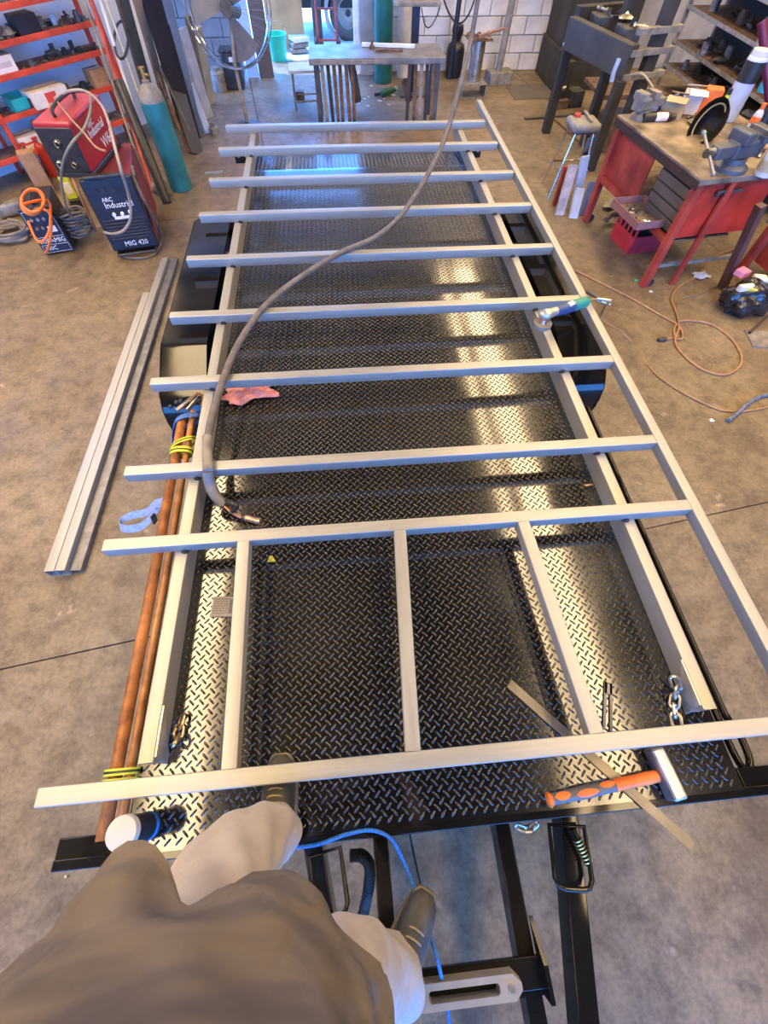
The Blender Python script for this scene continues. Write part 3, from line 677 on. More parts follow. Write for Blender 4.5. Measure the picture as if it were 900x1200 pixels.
# angle grinder resting on crossbar six
g0 = gp(637,366,0.86)
AG = thing('angle_grinder', 'teal and steel angle grinder resting across crossbar and right rail', 'angle grinder', gp(640,372,BT))
A_, B_ = gp(641,368,0.885), gp(689,353,0.875); d = (B_-A_); 
bm = nb(); tube(bm, [A_+d*f for f in (0.2,0.25,0.5,0.55,0.7,0.95,1.0)], [0.022,0.029,0.031,0.03,0.029,0.026,0.018], 16); bd = part('body', bm, DBLUE, AG)
bm = nb(); tube(bm, [A_+d*f for f in (0.62,0.66,0.85,0.96,1.01)], [0.029,0.0315,0.030,0.028,0.016], 16); part('rear_housing', bm, MAKITA, AG)
bm = nb(); bar(bm, A_+d*0.47+Vector((0,-0.012,0.026)), A_+d*0.6+Vector((0,-0.004,0.027)), 0.03, 0.012, bev=0.003); part('label_patch', bm, WHITE, AG)
bm = nb(); ball(bm, A_-d*0.02, 0.034, 16, (1.25,0.95,0.85)); tube(bm, [A_-d*0.02, A_+d*0.22], [0.028,0.024], 14); hdg = part('gear_head', bm, ALU, AG)
bm = nb(); cyl(bm, A_-d*0.06+Vector((0,-0.01,-0.02)), A_-d*0.06+Vector((0,-0.022,-0.062)), 0.022, 18); part('disc_collar', bm, COPPER, AG)
bm = nb(); cyl(bm, A_-d*0.06+Vector((0,-0.022,-0.054)), A_-d*0.06+Vector((0,-0.024,-0.060)), 0.045, 28); part('grinding_disc', bm, DUST, AG)
bm = nb(); lathe(bm, [(0.024,0.0),(0.050,0.0),(0.050,-0.02),(0.047,-0.02),(0.047,-0.003),(0.024,-0.003)], 24, Matrix.Translation(A_-d*0.06+Vector((0,-0.016,-0.036)))); part('guard', bm, DUST, AG)
bm = nb(); tube(bm, spline([B_, B_+Vector((0.05,0.03,-0.01)), B_+Vector((0.10,0.06,-0.03)), gp(712,352,0.79), gp(705,368,0.6), gp(706,376,0.3), gp(735,395,0.012), gp(770,440,0.008), gp(830,475,0.008), gp(870,482,0.008), gp(930,470,0.008)], 8), 0.006, 8); part('cord', bm, TAN, AG)
# welding earth clamp on the edge bar
cl = gp(698,348,0.84)
CL = thing('earth_clamp', 'dark welding earth clamp gripping the edge bar beside the grinder', 'clamp', cl)
bm = nb(); bar(bm, gp(687,341,0.86), gp(706,352,0.85), 0.022, 0.016, bev=0.004); part('upper_jaw', bm, DGREY, CL)
bm = nb(); bar(bm, gp(690,341,0.84), gp(714,356,0.835), 0.02, 0.012, bev=0.003); part('lower_jaw', bm, DGREY, CL)
bm = nb(); tube(bm, [gp(700,350,0.86), gp(716,352,0.86)], 0.006, 8); tube(bm, [gp(700,352,0.84), gp(715,357,0.83)], 0.006, 8); part('handle', bm, STEEL, CL)

# galvanised tubes lying on the floor at left
def ltube(x0, w_, h, ya, yb, z0, label, m=GALVY):
    bm = nb(); dx = 0.012
    shs(bm, (x0+w_/2-0.0, ya, z0+h/2), (x0+w_/2+dx*(yb-ya), yb, z0+h/2), w_, h); solo('galvanised_tube', bm, m, label, 'steel tube')
ltube(-1.825, 0.058, 0.07, 1.10, 3.75, 0, 'shortest and outermost galvanised tube lying on the floor left of the trailer')
ltube(-1.766, 0.058, 0.07, 1.10, 4.30, 0, 'middle galvanised tube lying on the floor between the outer tube and low tube')
ltube(-1.706, 0.066, 0.036, 1.11, 4.36, 0, 'low dark galvanised tube lying on the floor nearest the trailer', mat('dark_galvanised', (0.2,0.19,0.18), 0.5, 0.6, 0.2, 18))
bm = nb(); bar(bm, gp(240,203,0.008), gp(261,201,0.008), 0.03, 0.015); solo('steel_offcut', bm, GALV, 'short bright steel offcut on the floor beside the far crossbars', 'offcut', smooth=False)
# ================================================================== LEFT SIDE: RACK, WELDERS, CYLINDER, LEANING STOCK
FL = Vector((-3.47,6.1,0)); RANG = 47.3
RU = Vector((math.cos(rad(RANG)), math.sin(rad(RANG)), 0)); RN = Vector((-RU.y, RU.x, 0))
RM = TR(FL.x, FL.y, 0, rz=RANG)
def ru(px, py, dep=0.0):
    """pixel -> (u, z) on the rack's front plane pushed back by dep"""
    d = ray(px, py); o = CAM-(FL+RN*dep); t = -o.dot(RN)/d.dot(RN); p = CAM+d*t; return (p-FL).dot(RU), p.z
RK = thing('steel_rack', 'open steel rack painted orange red against the left wall', 'rack', FL+RU*0.5)
U0, U1, RD = -0.95, 1.46, 0.34
SH = [1.27, 1.05, 0.84, 0.56, 0.26]
with xf(RM):
    for u in (U0, 0.0, U1):
        for v in (0.0, RD):
            bm = nb(); box(bm, (u, v, 0.85), (0.045,0.035,1.7), bev=0.004); part('upright', bm, REDO, RK)
    for z in SH:
        bm = nb(); box(bm, ((U0+U1)/2, RD/2, z-0.012), (U1-U0-0.05, RD-0.02, 0.012)); sh = part('shelf_board', bm, mat('grimy_shelf', (0.16,0.09,0.07), 0.7, 0, 0.3, 6), RK, False)
        bm = nb(); box(bm, ((U0+U1)/2, -0.012, z-0.012), (U1-U0, 0.022, 0.045), bev=0.003); part('front_beam', bm, REDO, sh)
SHN = ['top', 'second', 'third', 'fourth', 'lowest']
def on_shelf(k, u, v): return FL+RU*u+RN*v+Vector((0,0,SH[k]-0.005))
# clutter on the rack: lumps of metal, fittings, offcuts
def lump(bm, s, seed, n=1):
    rnd = random.Random(seed)
    v = bmesh.ops.create_icosphere(bm, subdivisions=2, radius=1.0)['verts']
    f = [rnd.uniform(1.5,4) for _ in range(6)]; ph = [rnd.uniform(0,6.3) for _ in range(6)]
    for q in v:
        c = q.co.copy(); k = 1+0.28*math.sin(f[0]*c.x+ph[0])*math.sin(f[1]*c.y+ph[1])+0.2*math.sin(f[2]*2*c.z+ph[2])
        q.co = Vector((c.x*s[0]*k, c.y*s[1]*k, max(-0.8, c.z)*s[2]*k+s[2]*0.8))
        if q.co.z < 0: q.co.z = 0
def gizmo(kind, s, seed):
    rnd = random.Random(seed); bm = nb()
    if kind == 0:    # bracket: L of flat bar with a boss
        box(bm, (0,0,s*0.12), (s*1.6,s*0.7,s*0.24), bev=s*0.04); box(bm, (-s*0.68,0,s*0.55), (s*0.24,s*0.7,s*0.9), bev=s*0.04); cyl(bm, (s*0.3,0,s*0.2), (s*0.3,0,s*0.5), s*0.25, 12)
    elif kind == 1:  # flanged bush
        lathe(bm, [(s*0.28,0),(s*0.8,0),(s*0.8,s*0.25),(s*0.5,s*0.3),(s*0.5,s*1.0),(s*0.28,s*1.0),(s*0.28,0)], 16)
    elif kind == 2:  # bolt with nut lying down
        cyl(bm, (-s,0,s*0.28), (s,0,s*0.28), s*0.2, 10); cyl(bm, (s*0.8,0,s*0.28), (s*1.15,0,s*0.28), s*0.34, 6); cyl(bm, (-s*0.5,0,s*0.28), (-s*0.2,0,s*0.28), s*0.33, 6)
    elif kind == 3:  # small jar or tin
        lathe(bm, [(0,0),(s*0.55,0),(s*0.58,s*0.05),(s*0.58,s*1.1),(s*0.5,s*1.2),(s*0.5,s*1.4),(0,s*1.4)], 16)
    elif kind == 4:  # clamp body
        box(bm, (0,0,s*0.2), (s*1.5,s*0.5,s*0.4), bev=s*0.08); cyl(bm, (-s*0.6,0,s*0.4), (-s*0.6,0,s*1.1), s*0.16, 10); cyl(bm, (s*0.2,0,s*0.7), (-s*0.9,0,s*1.0), s*0.1, 8)
    elif kind == 5:  # hand tool with handle
        tube(bm, [(-s*1.4,0,s*0.22),(-s*0.3,0,s*0.25),(s*0.1,0,s*0.2)], [s*0.2,s*0.22,s*0.14], 10); cyl(bm, (s*0.05,0,s*0.2), (s*1.5,0,s*0.18), s*0.09, 8)
    else: lump(bm, (s,s*0.7,s*0.5), seed)
    return bm
CLM = [DGREY, DUST, RUSTD, OLIVE, STEEL, BLKP, GREYC, DGREY]
GK = ['bracket','bush','bolt','tin','small_clamp','hand_tool','metal_scrap']
ORD = ['first','second','third','fourth','fifth','sixth','seventh','eighth','ninth','tenth']
def pxof(p):
    q = MC @ (Vector(p)-CAM); return q.x/q.z
def scatter(spots, group, labelf, smin, smax, seed, mats=CLM, kinds=(0,1,2,3,4,5,6)):
    rnd = random.Random(seed); spots = sorted(spots, key=pxof)
    kd_ = [rnd.choice(kinds) for _ in spots]; tot = {k: kd_.count(k) for k in kd_}; seen = {}
    for k, p in enumerate(spots):
        kd = kd_[k]; s = rnd.uniform(smin, smax); bm = gizmo(kd, s, seed*100+k); nm = GK[kd].replace('_',' ')
        seen[kd] = seen.get(kd,0)+1; lab = labelf(nm)
        if tot[kd] > 1: lab += ', %s from left' % ORD[min(9,seen[kd]-1)]
        with xf(TR(p[0],p[1],p[2],rz=rnd.uniform(0,360))):
            solo(GK[kd], bm, rnd.choice(mats), lab, nm, group)
for k, cnt in ((0,10),(1,24),(2,18),(3,18),(4,10)):
    rnd = random.Random(50+k); spots = []
    for i in range(cnt):
        u = 0.02+(U1-0.1)*(i+0.5)/cnt+rnd.uniform(-0.02,0.02)
        spots.append(on_shelf(k, u, rnd.uniform(0.05,0.26)))
    scatter(spots, 'small metal parts on the %s rack shelf' % SHN[k], lambda nm, k=k: 'grimy %s on the %s shelf of the orange red rack' % (nm, SHN[k]), 0.045, 0.085, 20+k)
def rbox(k, px0, px1, py, h, dep, m, name, label, cat, v0=0.02, open_top=False, lab=None, rot=0):
    u0, z = ru(px0, py); u1, _ = ru(px1, py)
    t = thing(name, label, cat, on_shelf(k, (u0+u1)/2, v0+dep/2)); c = on_shelf(k, (u0+u1)/2, v0+dep/2); L = abs(u1-u0)
    with xf(TR(c.x,c.y,c.z,rz=RANG+rot)):
        bm = nb(); box(bm, (0,0,h/2), (L,dep,h), bev=0.004); part('box', bm, m, t)
        if lab is not None:
            bm = nb(); box(bm, (0,-dep/2-0.001,h*0.52), (L*lab[0],0.003,h*lab[1])); part('label_panel', bm, lab[2], t, False)
        bm = nb(); box(bm, (0,0,h+0.0008), (L*0.98,dep*0.12,0.002)); part('tape', bm, CARD if m is not CARD else PAPER, t, False)
RLAB = mat('red_label', (0.6,0.06,0.05), 0.6)
rbox(3, 36, 82, 118, 0.13, 0.22, PAPER, 'carton', 'white carton with a square red label on the rack', 'carton', v0=-0.06, lab=(0.3,0.62,RLAB))
rbox(2, -12, 21, 78, 0.13, 0.22, PAPER, 'carton', 'white carton with grey print at the left end of the rack', 'carton', lab=(0.7,0.3,mat('grey_print', (0.5,0.42,0.4), 0.7)))
rbox(4, 21, 51, 165, 0.12, 0.2, PAPER, 'carton', 'white carton on the lowest shelf behind the black welder', 'carton', lab=(0.5,0.15,RLAB))
rbox(3, 116, 134, 108, 0.15, 0.16, CARD, 'cardboard_box', 'brown cardboard box at the right end of the fourth rack shelf', 'box')
rbox(4, 52, 76, 158, 0.18, 0.18, CARD, 'cardboard_box', 'brown cardboard box on the lowest shelf behind the red welder', 'box')
rbox(1, 19, 47, 27, 0.14, 0.18, NAVY, 'tool_case', 'dark navy case standing on the second shelf of the rack', 'case')
# turquoise bin
u0, _ = ru(8,108); u1, _ = ru(32,108); c = on_shelf(3,(u0+u1)/2,0.12); L = u1-u0
bm = nb()
with xf(TR(c.x,c.y,c.z,rz=RANG)):
    for q in ((0,-0.09,L,0.006),(0,0.09,L,0.006)): box(bm, (q[0],q[1],0.06), (q[2],q[3],0.12 if q[1] > 0 else 0.09))
    for sx in (-1,1): box(bm, (sx*L/2,0,0.055), (0.006,0.186,0.11))
    box(bm, (0,0,0.004), (L,0.18,0.006)); solo('parts_bin', bm, CYAN, 'turquoise plastic parts bin on the rack', 'bin', smooth=False)
# yellow torch light and tins near the floor
# --- blue black MIG machine
MG = TR(-2.21,4.49,0,rz=11.6)
with xf(MG):
    W_, Dp, Hh = 0.41, 0.8, 0.60
    t = thing('welding_machine', 'large navy black welding machine on castors with the red feeder on top', 'welder', (W_/2,Dp/2,0))
    bm = nb(); box(bm, (W_/2,Dp/2,0.06+(Hh-0.06)/2), (W_,Dp-0.04,Hh-0.06), bev=0.01); part('cabinet', bm, mat('dark_red_side', (0.16,0.02,0.02), 0.5), t)
    bm = nb(); box(bm, (W_/2,0.0,0.05+(Hh+0.03-0.05)/2), (W_+0.012,0.05,Hh+0.03-0.05), bev=0.012); fp = part('front_panel', bm, NAVY, t)
    for i in range(7):
        bm = nb(); box(bm, (W_/2,-0.028,0.155+i*0.026), (W_*0.86,0.012,0.014), bev=0.003); part('vent_slat', bm, BLKP, fp)
    bm = nb(); box(bm, (W_/2,-0.02,Hh+0.045), (W_*0.8,0.05,0.03), bev=0.008); part('top_handle', bm, BLKP, t)
    WTX = mat('white_print', (0.75,0.75,0.75), 0.5)
    for s, x, z, sz in (('ARC', W_*0.36, 0.475, 0.045), ('Industrial', W_*0.55, 0.43, 0.065), ('MIG 420', W_*0.55, 0.105, 0.06)):
        bm = text_bm(s, sz, 0.001); bm.transform(Matrix.Translation((x,-0.0265,z)) @ Matrix.Rotation(PI/2,4,'X')); part('lettering', bm, WTX, fp, False)
    for x, z in ((0.10,0.545),(0.16,0.55),(0.24,0.545),(0.15,0.36),(0.22,0.36),(0.29,0.37)):
        bm = nb(); cyl(bm, (x,-0.024,z), (x,-0.042,z), 0.015, 14); part('knob', bm, WTX if z < 0.4 else BLKP, fp)
    bm = nb(); box(bm, (W_*0.5,-0.027,0.325), (0.13,0.004,0.03), bev=0.001); part('rating_plate', bm, WTX, fp, False)
    for x in (0.04, W_-0.04):
        for y in (0.05, Dp-0.08):
            bm = nb(); cyl(bm, (x-0.015,y,0.04), (x+0.015,y,0.04), 0.04, 16); part('castor', bm, BLKR, t)
    bm = nb(); tube(bm, [(0.03,-0.03,0.05),(0.03,-0.09,0.045),(W_-0.03,-0.09,0.045),(W_-0.03,-0.03,0.05)], 0.012, 8); part('bumper', bm, BLKP, t)
# --- red feeder standing on the machine
with xf(TR(-2.42,4.62,0.605,rz=-6)):
    W_, Dp, Hh = 0.31, 0.66, 0.36
    t = thing('wire_feeder', 'red wire feeder box with white lettering on top of the navy welding machine', 'wire feeder', (W_/2,Dp/2,0))
    REDW = mat('deep_red_panel', (0.33,0.012,0.02), 0.4, 0, 0.12, 5, coat=0.1)
    bm = nb(); box(bm, (W_/2,Dp/2,0.02), (W_+0.02,Dp+0.02,0.04), bev=0.01); part('base_tray', bm, BLKP, t)
    bm = nb(); box(bm, (W_/2,Dp/2,0.02+Hh/2), (W_,Dp,Hh-0.02), bev=0.02); b_ = part('case', bm, REDW, t)
    bm = nb(); box(bm, (W_/2,-0.004,0.04+Hh/2-0.03), (W_*0.94,0.02,Hh-0.06), bev=0.008); fp = part('front_panel', bm, BLKP, t)
    for x, z, r in ((0.08,0.1,0.03),(0.2,0.1,0.025),(0.15,0.24,0.03)):
        bm = nb(); lathe(bm, [(r*0.5,0),(r,0),(r,0.02),(r*0.7,0.03),(r*0.5,0.02)], 16, Matrix.Translation((x,-0.012,z)) @ Matrix.Rotation(PI/2,4,'X')); part('socket', bm, STEEL, fp)
    bm = nb(); box(bm, (W_+0.001,Dp*0.55,0.285), (0.003,Dp*0.85,0.10)); part('brighter_panel', bm, REDP, b_, False)
    for s, y, z, sz in (('ARC', 0.30, 0.275, 0.055), ('Industrial', 0.36, 0.225, 0.085), ('W64', 0.47, 0.115, 0.11)):
        bm = text_bm(s, sz, 0.001); bm.transform(Matrix.Translation((W_+0.004,y,z)) @ Matrix.Rotation(PI/2,4,'Z') @ Matrix.Rotation(PI/2,4,'X')); part('lettering', bm, WTX, b_, False)
    bm = nb(); tube(bm, spline([(W_/2,0.12,Hh),(W_/2,0.14,Hh+0.06),(W_/2,0.5,Hh+0.06),(W_/2,0.52,Hh)],5), 0.014, 8); part('carry_handle', bm, BLKP, t)
# --- small black welder
with xf(TR(-2.90,4.54,0,rz=14)):
    W_, Dp, Hh = 0.27, 0.42, 0.40
    t = thing('small_welder', 'small black welding machine with white lettering and an orange lead hung on it', 'welder', (W_/2,Dp/2,0))
    bm = nb(); box(bm, (W_/2,Dp/2,Hh/2+0.01), (W_,Dp,Hh-0.02), bev=0.015); part('case', bm, BLKP, t)
    bm = nb(); box(bm, (W_/2,-0.004,Hh/2+0.01), (W_*0.98,0.016,Hh-0.02), bev=0.005); fp = part('front_panel', bm, NAVY, t)
    for s, x, z, sz in (('SUPAMIG', W_/2, 0.125, 0.056), ('180C', W_*0.32, 0.06, 0.05)):
        bm = text_bm(s, sz, 0.001); bm.transform(Matrix.Translation((x,-0.0135,z)) @ Matrix.Rotation(PI/2,4,'X')); part('lettering', bm, WTX, fp, False)
    for z0, z1 in ((0.025,0.092),(0.16,0.375)):
        bm = nb()
        for a, b in (((0.02,z0),(W_-0.02,z0)),((0.02,z1),(W_-0.02,z1)),((0.02,z0),(0.02,z1)),((W_-0.02,z0),(W_-0.02,z1))): bar(bm, (a[0],-0.013,a[1]), (b[0],-0.013,b[1]), 0.002, 0.004, up=(0,1,0))
        part('white_outline', bm, WTX, fp, False)
    for x, z in ((0.07,0.31),(0.12,0.31),(0.17,0.31),(0.07,0.24),(0.12,0.24)):
        bm = nb(); cyl(bm, (x,-0.010,z), (x,-0.024,z), 0.014, 12); part('knob', bm, DUST, fp)
    bm = nb(); box(bm, (0.19,-0.013,0.22), (0.07,0.004,0.05), bev=0.001); part('rating_plate', bm, WTX, fp, False)
    bm = nb(); tube(bm, spline([(W_/2,0.06,Hh-0.02),(W_/2,0.08,Hh+0.04),(W_/2,0.3,Hh+0.04),(W_/2,0.32,Hh-0.02)],5), 0.012, 8); part('carry_handle', bm, BLKP, t)
# coil of orange lead
co = thing('orange_lead', 'orange lead coiled over the small black welder', 'lead', gp(42,262,0.3))
P_ = []
for k in range(40):
    a = 2*PI*k/16; P_.append(gp(37+13*math.cos(a)+k*0.06, 238+14*math.sin(a)-k*0.1, 0.47+0.002*k))
P_ += [gp(56,235,0.46), gp(59,258,0.40), gp(56,275,0.32), gp(47,284,0.26), gp(38,272,0.27), gp(33,252,0.33), gp(45,245,0.40), gp(58,250,0.36), gp(60,272,0.24), gp(56,292,0.1), gp(53,296,0.03)]
bm = nb(); tube(bm, spline(P_,4), 0.011, 8); part('lead', bm, ORLEAD, co)
# tan and grey cables draped over the machines
def cable(name, label, pts, r, m, n=8, cat='cable'):
    bm = nb(); tube(bm, spline([gp(x,y,z) for x,y,z in pts], n), r, 8); return solo(name, bm, m, label, cat)
cable('draped_cable', 'pale grey cable looping from the rack over the red feeder to the navy welder front', [(64,116,1.02),(80,107,1.06),(100,107,1.06),(118,122,1.03),(128,145,1.01),(134,170,1.0),(142,200,0.90),(151,230,0.66),(153,255,0.50),(145,270,0.40),(132,274,0.34),(122,272,0.30)], 0.011, mat('dusty_grey_cable', (0.3,0.25,0.2), 0.6))
cable('draped_cable', 'thin tan cable falling diagonally across the red feeder side', [(64,115,1.03),(82,138,1.03),(98,155,1.02),(112,172,1.0),(124,177,0.99)], 0.007, TAN)
cable('draped_cable', 'orange tan lead falling from the carton to the floor between the welders', [(58,122,0.95),(64,150,0.85),(75,185,0.70),(92,225,0.5),(104,252,0.25),(112,270,0.06)], 0.012, mat('orange_tan_lead', (0.5,0.2,0.07), 0.6))
cable('draped_cable', 'grey green hose hanging from feeder down behind the small welder', [(106,112,1.05),(106,130,1.02),(98,152,1.0),(84,168,0.98),(74,190,0.85),(72,215,0.65),(77,240,0.45),(84,254,0.3)], 0.010, mat('grey_green_hose', (0.17,0.17,0.12), 0.6))
bm = nb(); rnd = random.Random(5); P_ = []
for k in range(90):
    a = k*0.7+rnd.uniform(-.2,.2); rr = 0.11+rnd.uniform(-0.03,0.03); c = gp(98,275,0.05)
    P_.append(c+Vector((rr*math.cos(a), rr*math.sin(a)*0.9, 0.02+0.0022*k+rnd.uniform(-.01,.01))))
tube(bm, spline(P_,3), 0.009, 6); solo('cable_heap', bm, GREYC, 'tangled black cable heap on the floor between the two welders', 'cable')
cable('earth_lead', 'thick grey lead looped along the right side of the navy welder', [(155,195,0.62),(160,215,0.55),(172,240,0.4),(184,262,0.2),(189,280,0.04),(183,296,0.012),(170,302,0.012),(150,302,0.012),(140,298,0.012),(139,290,0.03)], 0.012, GREYC)
cable('earth_lead', 'second dark lead hanging beside the navy welder castors', [(158,205,0.6),(168,235,0.42),(178,262,0.2),(184,285,0.02),(180,290,0.012)], 0.010, BLKR)
bm = nb(); c = gp(87,255,0.0)
t = thing('work_light', 'yellow green work light standing between the welders', 'lamp', c)
with xf(TR(c.x,c.y+0.2,0,rz=20)):
    bm.free(); bm = nb(); box(bm, (0,0,0.2), (0.09,0.08,0.2), bev=0.01); part('housing', bm, HIVIS, t)
    bm = nb(); box(bm, (0,-0.042,0.2), (0.06,0.006,0.1), bev=0.002); part('lens', bm, PAPER, t)
    bm = nb(); box(bm, (0,0,0.05), (0.12,0.1,0.1), bev=0.01); part('base', bm, BLKP, t)
c = gp(58,232,0); bm = nb()
with xf(TR(c.x-0.05,c.y+0.12,0,rz=25)):
    t = thing('cardboard_box', 'tall brown cardboard box behind the small black welder', 'box', (0,0,0))
    bm.free(); bm = nb(); box(bm, (0,0,0.19), (0.16,0.14,0.38), bev=0.004); part('box', bm, CARD, t)
    bm = nb(); box(bm, (0.08,0,0.385), (0.02,0.14,0.004), Matrix.Rotation(rad(-40),4,'Y')); part('flap', bm, CARD, t, False)
# fire extinguisher like red tins behind
for k, (px, py, lab) in enumerate(((52,196,'small red canister standing left behind the welders'),(64,188,'small red canister standing right behind the welders'))):
    c = gp(px,py+18,0.0); bm = nb()
    with xf(TR(c.x,c.y,0)): lathe(bm, [(0,0),(0.05,0),(0.055,0.02),(0.055,0.25),(0.045,0.29),(0.018,0.31),(0.018,0.34),(0.03,0.345),(0.03,0.36),(0,0.36)], 18); solo('canister', bm, REDP, lab, 'canister')
# scrap on the floor at the far left
bm = nb(); rnd = random.Random(9); P_ = []
for k in range(50):
    a = k*0.8; c = gp(14,278,0.0); P_.append(c+Vector((0.2*math.cos(a)+rnd.uniform(-.05,.05), 0.13*math.sin(a)+rnd.uniform(-.05,.05), 0.02+0.0015*k)))
tube(bm, spline(P_,3), 0.012, 6); solo('cable_heap', bm, mat('dusty_hose', (0.2,0.16,0.12), 0.7), 'dusty coil of hose on the floor at the far left', 'hose')
c = gp(22,262,0.0); bm = nb()
with xf(TR(c.x,c.y+0.25,0.0,rz=30)): box(bm, (0,0,0.06), (0.5,0.12,0.12), bev=0.03); cyl(bm, (-0.2,0,0.12), (-0.2,0,0.2), 0.04, 12); solo('metal_trough', bm, DUST, 'grey metal housing lying under the rack at far left', 'housing')

# --- teal gas cylinder
with xf(TR(-1.80,5.86,0)):
    t = thing('gas_cylinder', 'teal gas cylinder with a grey shoulder standing right of the rack', 'gas cylinder', (0,0,0))
    bm = nb(); lathe(bm, [(0,0.01),(0.11,0.0),(0.12,0.015),(0.12,0.74),(0.118,0.76)], 28); part('body', bm, TEAL, t)
    bm = nb(); lathe(bm, [(0.119,0.755),(0.112,0.80),(0.09,0.845),(0.05,0.87),(0.035,0.88),(0.035,0.90),(0,0.90)], 28); part('shoulder', bm, DUST, t)
    bm = nb(); lathe(bm, [(0,0.9),(0.018,0.9),(0.018,0.97),(0.03,0.975),(0.03,0.99),(0,0.99)], 14); cyl(bm, (0,0,0.94), (0.05,-0.02,0.94), 0.011, 10); part('valve', bm, BRASS, t)
bm = nb(); cyl(bm, (-2.03,5.72,0.07), (-1.93,5.66,0.07), 0.07, 20); cyl(bm, (-1.945,5.669,0.07), (-1.925,5.657,0.07), 0.055, 20); solo('steel_collar', bm, DUST, 'grey steel pipe collar lying at the foot of the teal cylinder', 'pipe collar')
def lean(name, label, cat, fx, fy, tx, ty, tz, w_, th, m, ext=1.5, face=(0.75,-0.65,0), z0=0.0):
    a = gp(fx,fy,z0); b = gp(tx,ty,tz); b = a+(b-a)*ext
    bm = nb(); bar(bm, a+Vector((0,0,th*0.0)), b, w_, th, up=face); return solo(name, bm, m, label, cat, smooth=False)
# black pipes and thin rods between rack and cylinder
def leanpipe(label, fx, fy, tx, ty, tz, r, m, ext=1.4, name='leaning_pipe'):
    a = gp(fx,fy,r); b = gp(tx,ty,tz); b = a+(b-a)*ext; bm = nb(); tube(bm, [a,b], r, 10); solo(name, bm, m, label, 'pipe')
leanpipe('black steel pipe leaning just left of the teal cylinder', 196,238, 155,135, 0.66, 0.05, BLKP, 1.35)
leanpipe('thin bright rod leaning between the black pipe and teal cylinder', 202,222, 145,60, 1.0, 0.012, GALV, 1.3, 'leaning_rod')
leanpipe('red steel bar leaning beside the rack upright', 180,225, 123,50, 1.0, 0.022, REDB, 1.35, 'leaning_bar')
leanpipe('dull grey rod leaning against the rack corner', 172,218, 106,20, 1.13, 0.014, DUST, 1.3, 'leaning_rod')
leanpipe('greenish rod leaning against the rack corner', 176,220, 112,18, 1.14, 0.012, OLIVE, 1.3, 'leaning_rod')
leanpipe('pale rod with rusty end leaning by the white wall', 184,215, 130,40, 1.08, 0.018, mat('pale_rod', (0.5,0.5,0.5), 0.5), 1.3, 'leaning_rod')
# hanging loop of belt on the wall
a = gp(128,28,1.0); bm = nb(); pts = []
for k in range(24):
    t_ = 2*PI*k/24; p = gp(142+8*math.cos(t_), 47+22*math.sin(t_), 1.0); pts.append(p)
tube(bm, pts, 0.012, 8, closed=True); solo('drive_belt', bm, BLKR, 'black drive belt hanging in a loop on the rods beside the rack', 'belt')
lean('leaning_beam', 'grey green steel beam leaning behind the teal cylinder', 'steel beam', 186,150, 146,10, 1.16, 0.13, 0.05, mat('grey_green_steel', (0.12,0.12,0.10), 0.5, 0.3), 1.3)
lean('leaning_plank', 'weathered tan timber leaning behind the teal cylinder', 'plank', 203,150, 163,8, 1.17, 0.09, 0.04, mat('weathered_timber', (0.27,0.2,0.13), 0.8), 1.3)
lean('leaning_sheet', 'wide dark navy panel leaning behind the cylinder', 'panel', 226,165, 178,0, 1.2, 0.24, 0.03, NAVY, 1.35)
lean('leaning_sheet', 'slate blue edge panel leaning next to the navy panel', 'panel', 233,158, 196,5, 1.15, 0.12, 0.03, mat('slate_blue', (0.12,0.17,0.26), 0.5), 1.3)
lean('leaning_sheet', 'dark rusty plate leaning at the foot of the navy panel', 'plate', 231,181, 207,101, 0.52, 0.2, 0.02, mat('black_brown_plate', (0.04,0.035,0.03), 0.6), 1.1)
lean('leaning_plank', 'short pale blue painted plank leaning near the fan', 'plank', 244,156, 222,98, 0.45, 0.09, 0.035, PBLUE, 1.0)
lean('leaning_plank', 'tall pale grey plank with a blue white end leaning near the fan', 'plank', 245,138, 213,33, 0.85, 0.13, 0.04, mat('pale_grey_board', (0.42,0.44,0.5), 0.6), 1.0)
lean('leaning_board', 'beige timber board leaning against the grey block wall', 'board', 247,122, 231,38, 0.75, 0.16, 0.04, mat('beige_board', (0.42,0.36,0.24), 0.7), 1.05)
lean('leaning_board', 'narrow brown timber batten leaning behind the beige board', 'board', 243,126, 222,30, 0.85, 0.07, 0.04, mat('brown_batten', (0.2,0.15,0.1), 0.8), 1.1)
c = gp(252,157,0); bm = nb()
with xf(TR(c.x,c.y,0)): lathe(bm, [(0,0),(0.05,0),(0.06,0.03),(0.06,0.07),(0.03,0.09),(0.03,0.12),(0,0.12)], 16); solo('castor_wheel', bm, DUST, 'grey round castor foot at the end of the pale blue plank', 'castor')
leanpipe('dark steel bar lying against the navy panel foot', 232,176, 195,95, 0.6, 0.016, DGREY, 1.2, 'leaning_rod')
leanpipe('dark angle iron leaning behind the teal cylinder', 222,178, 190,100, 0.55, 0.02, RUSTD, 1.2, 'leaning_rod')

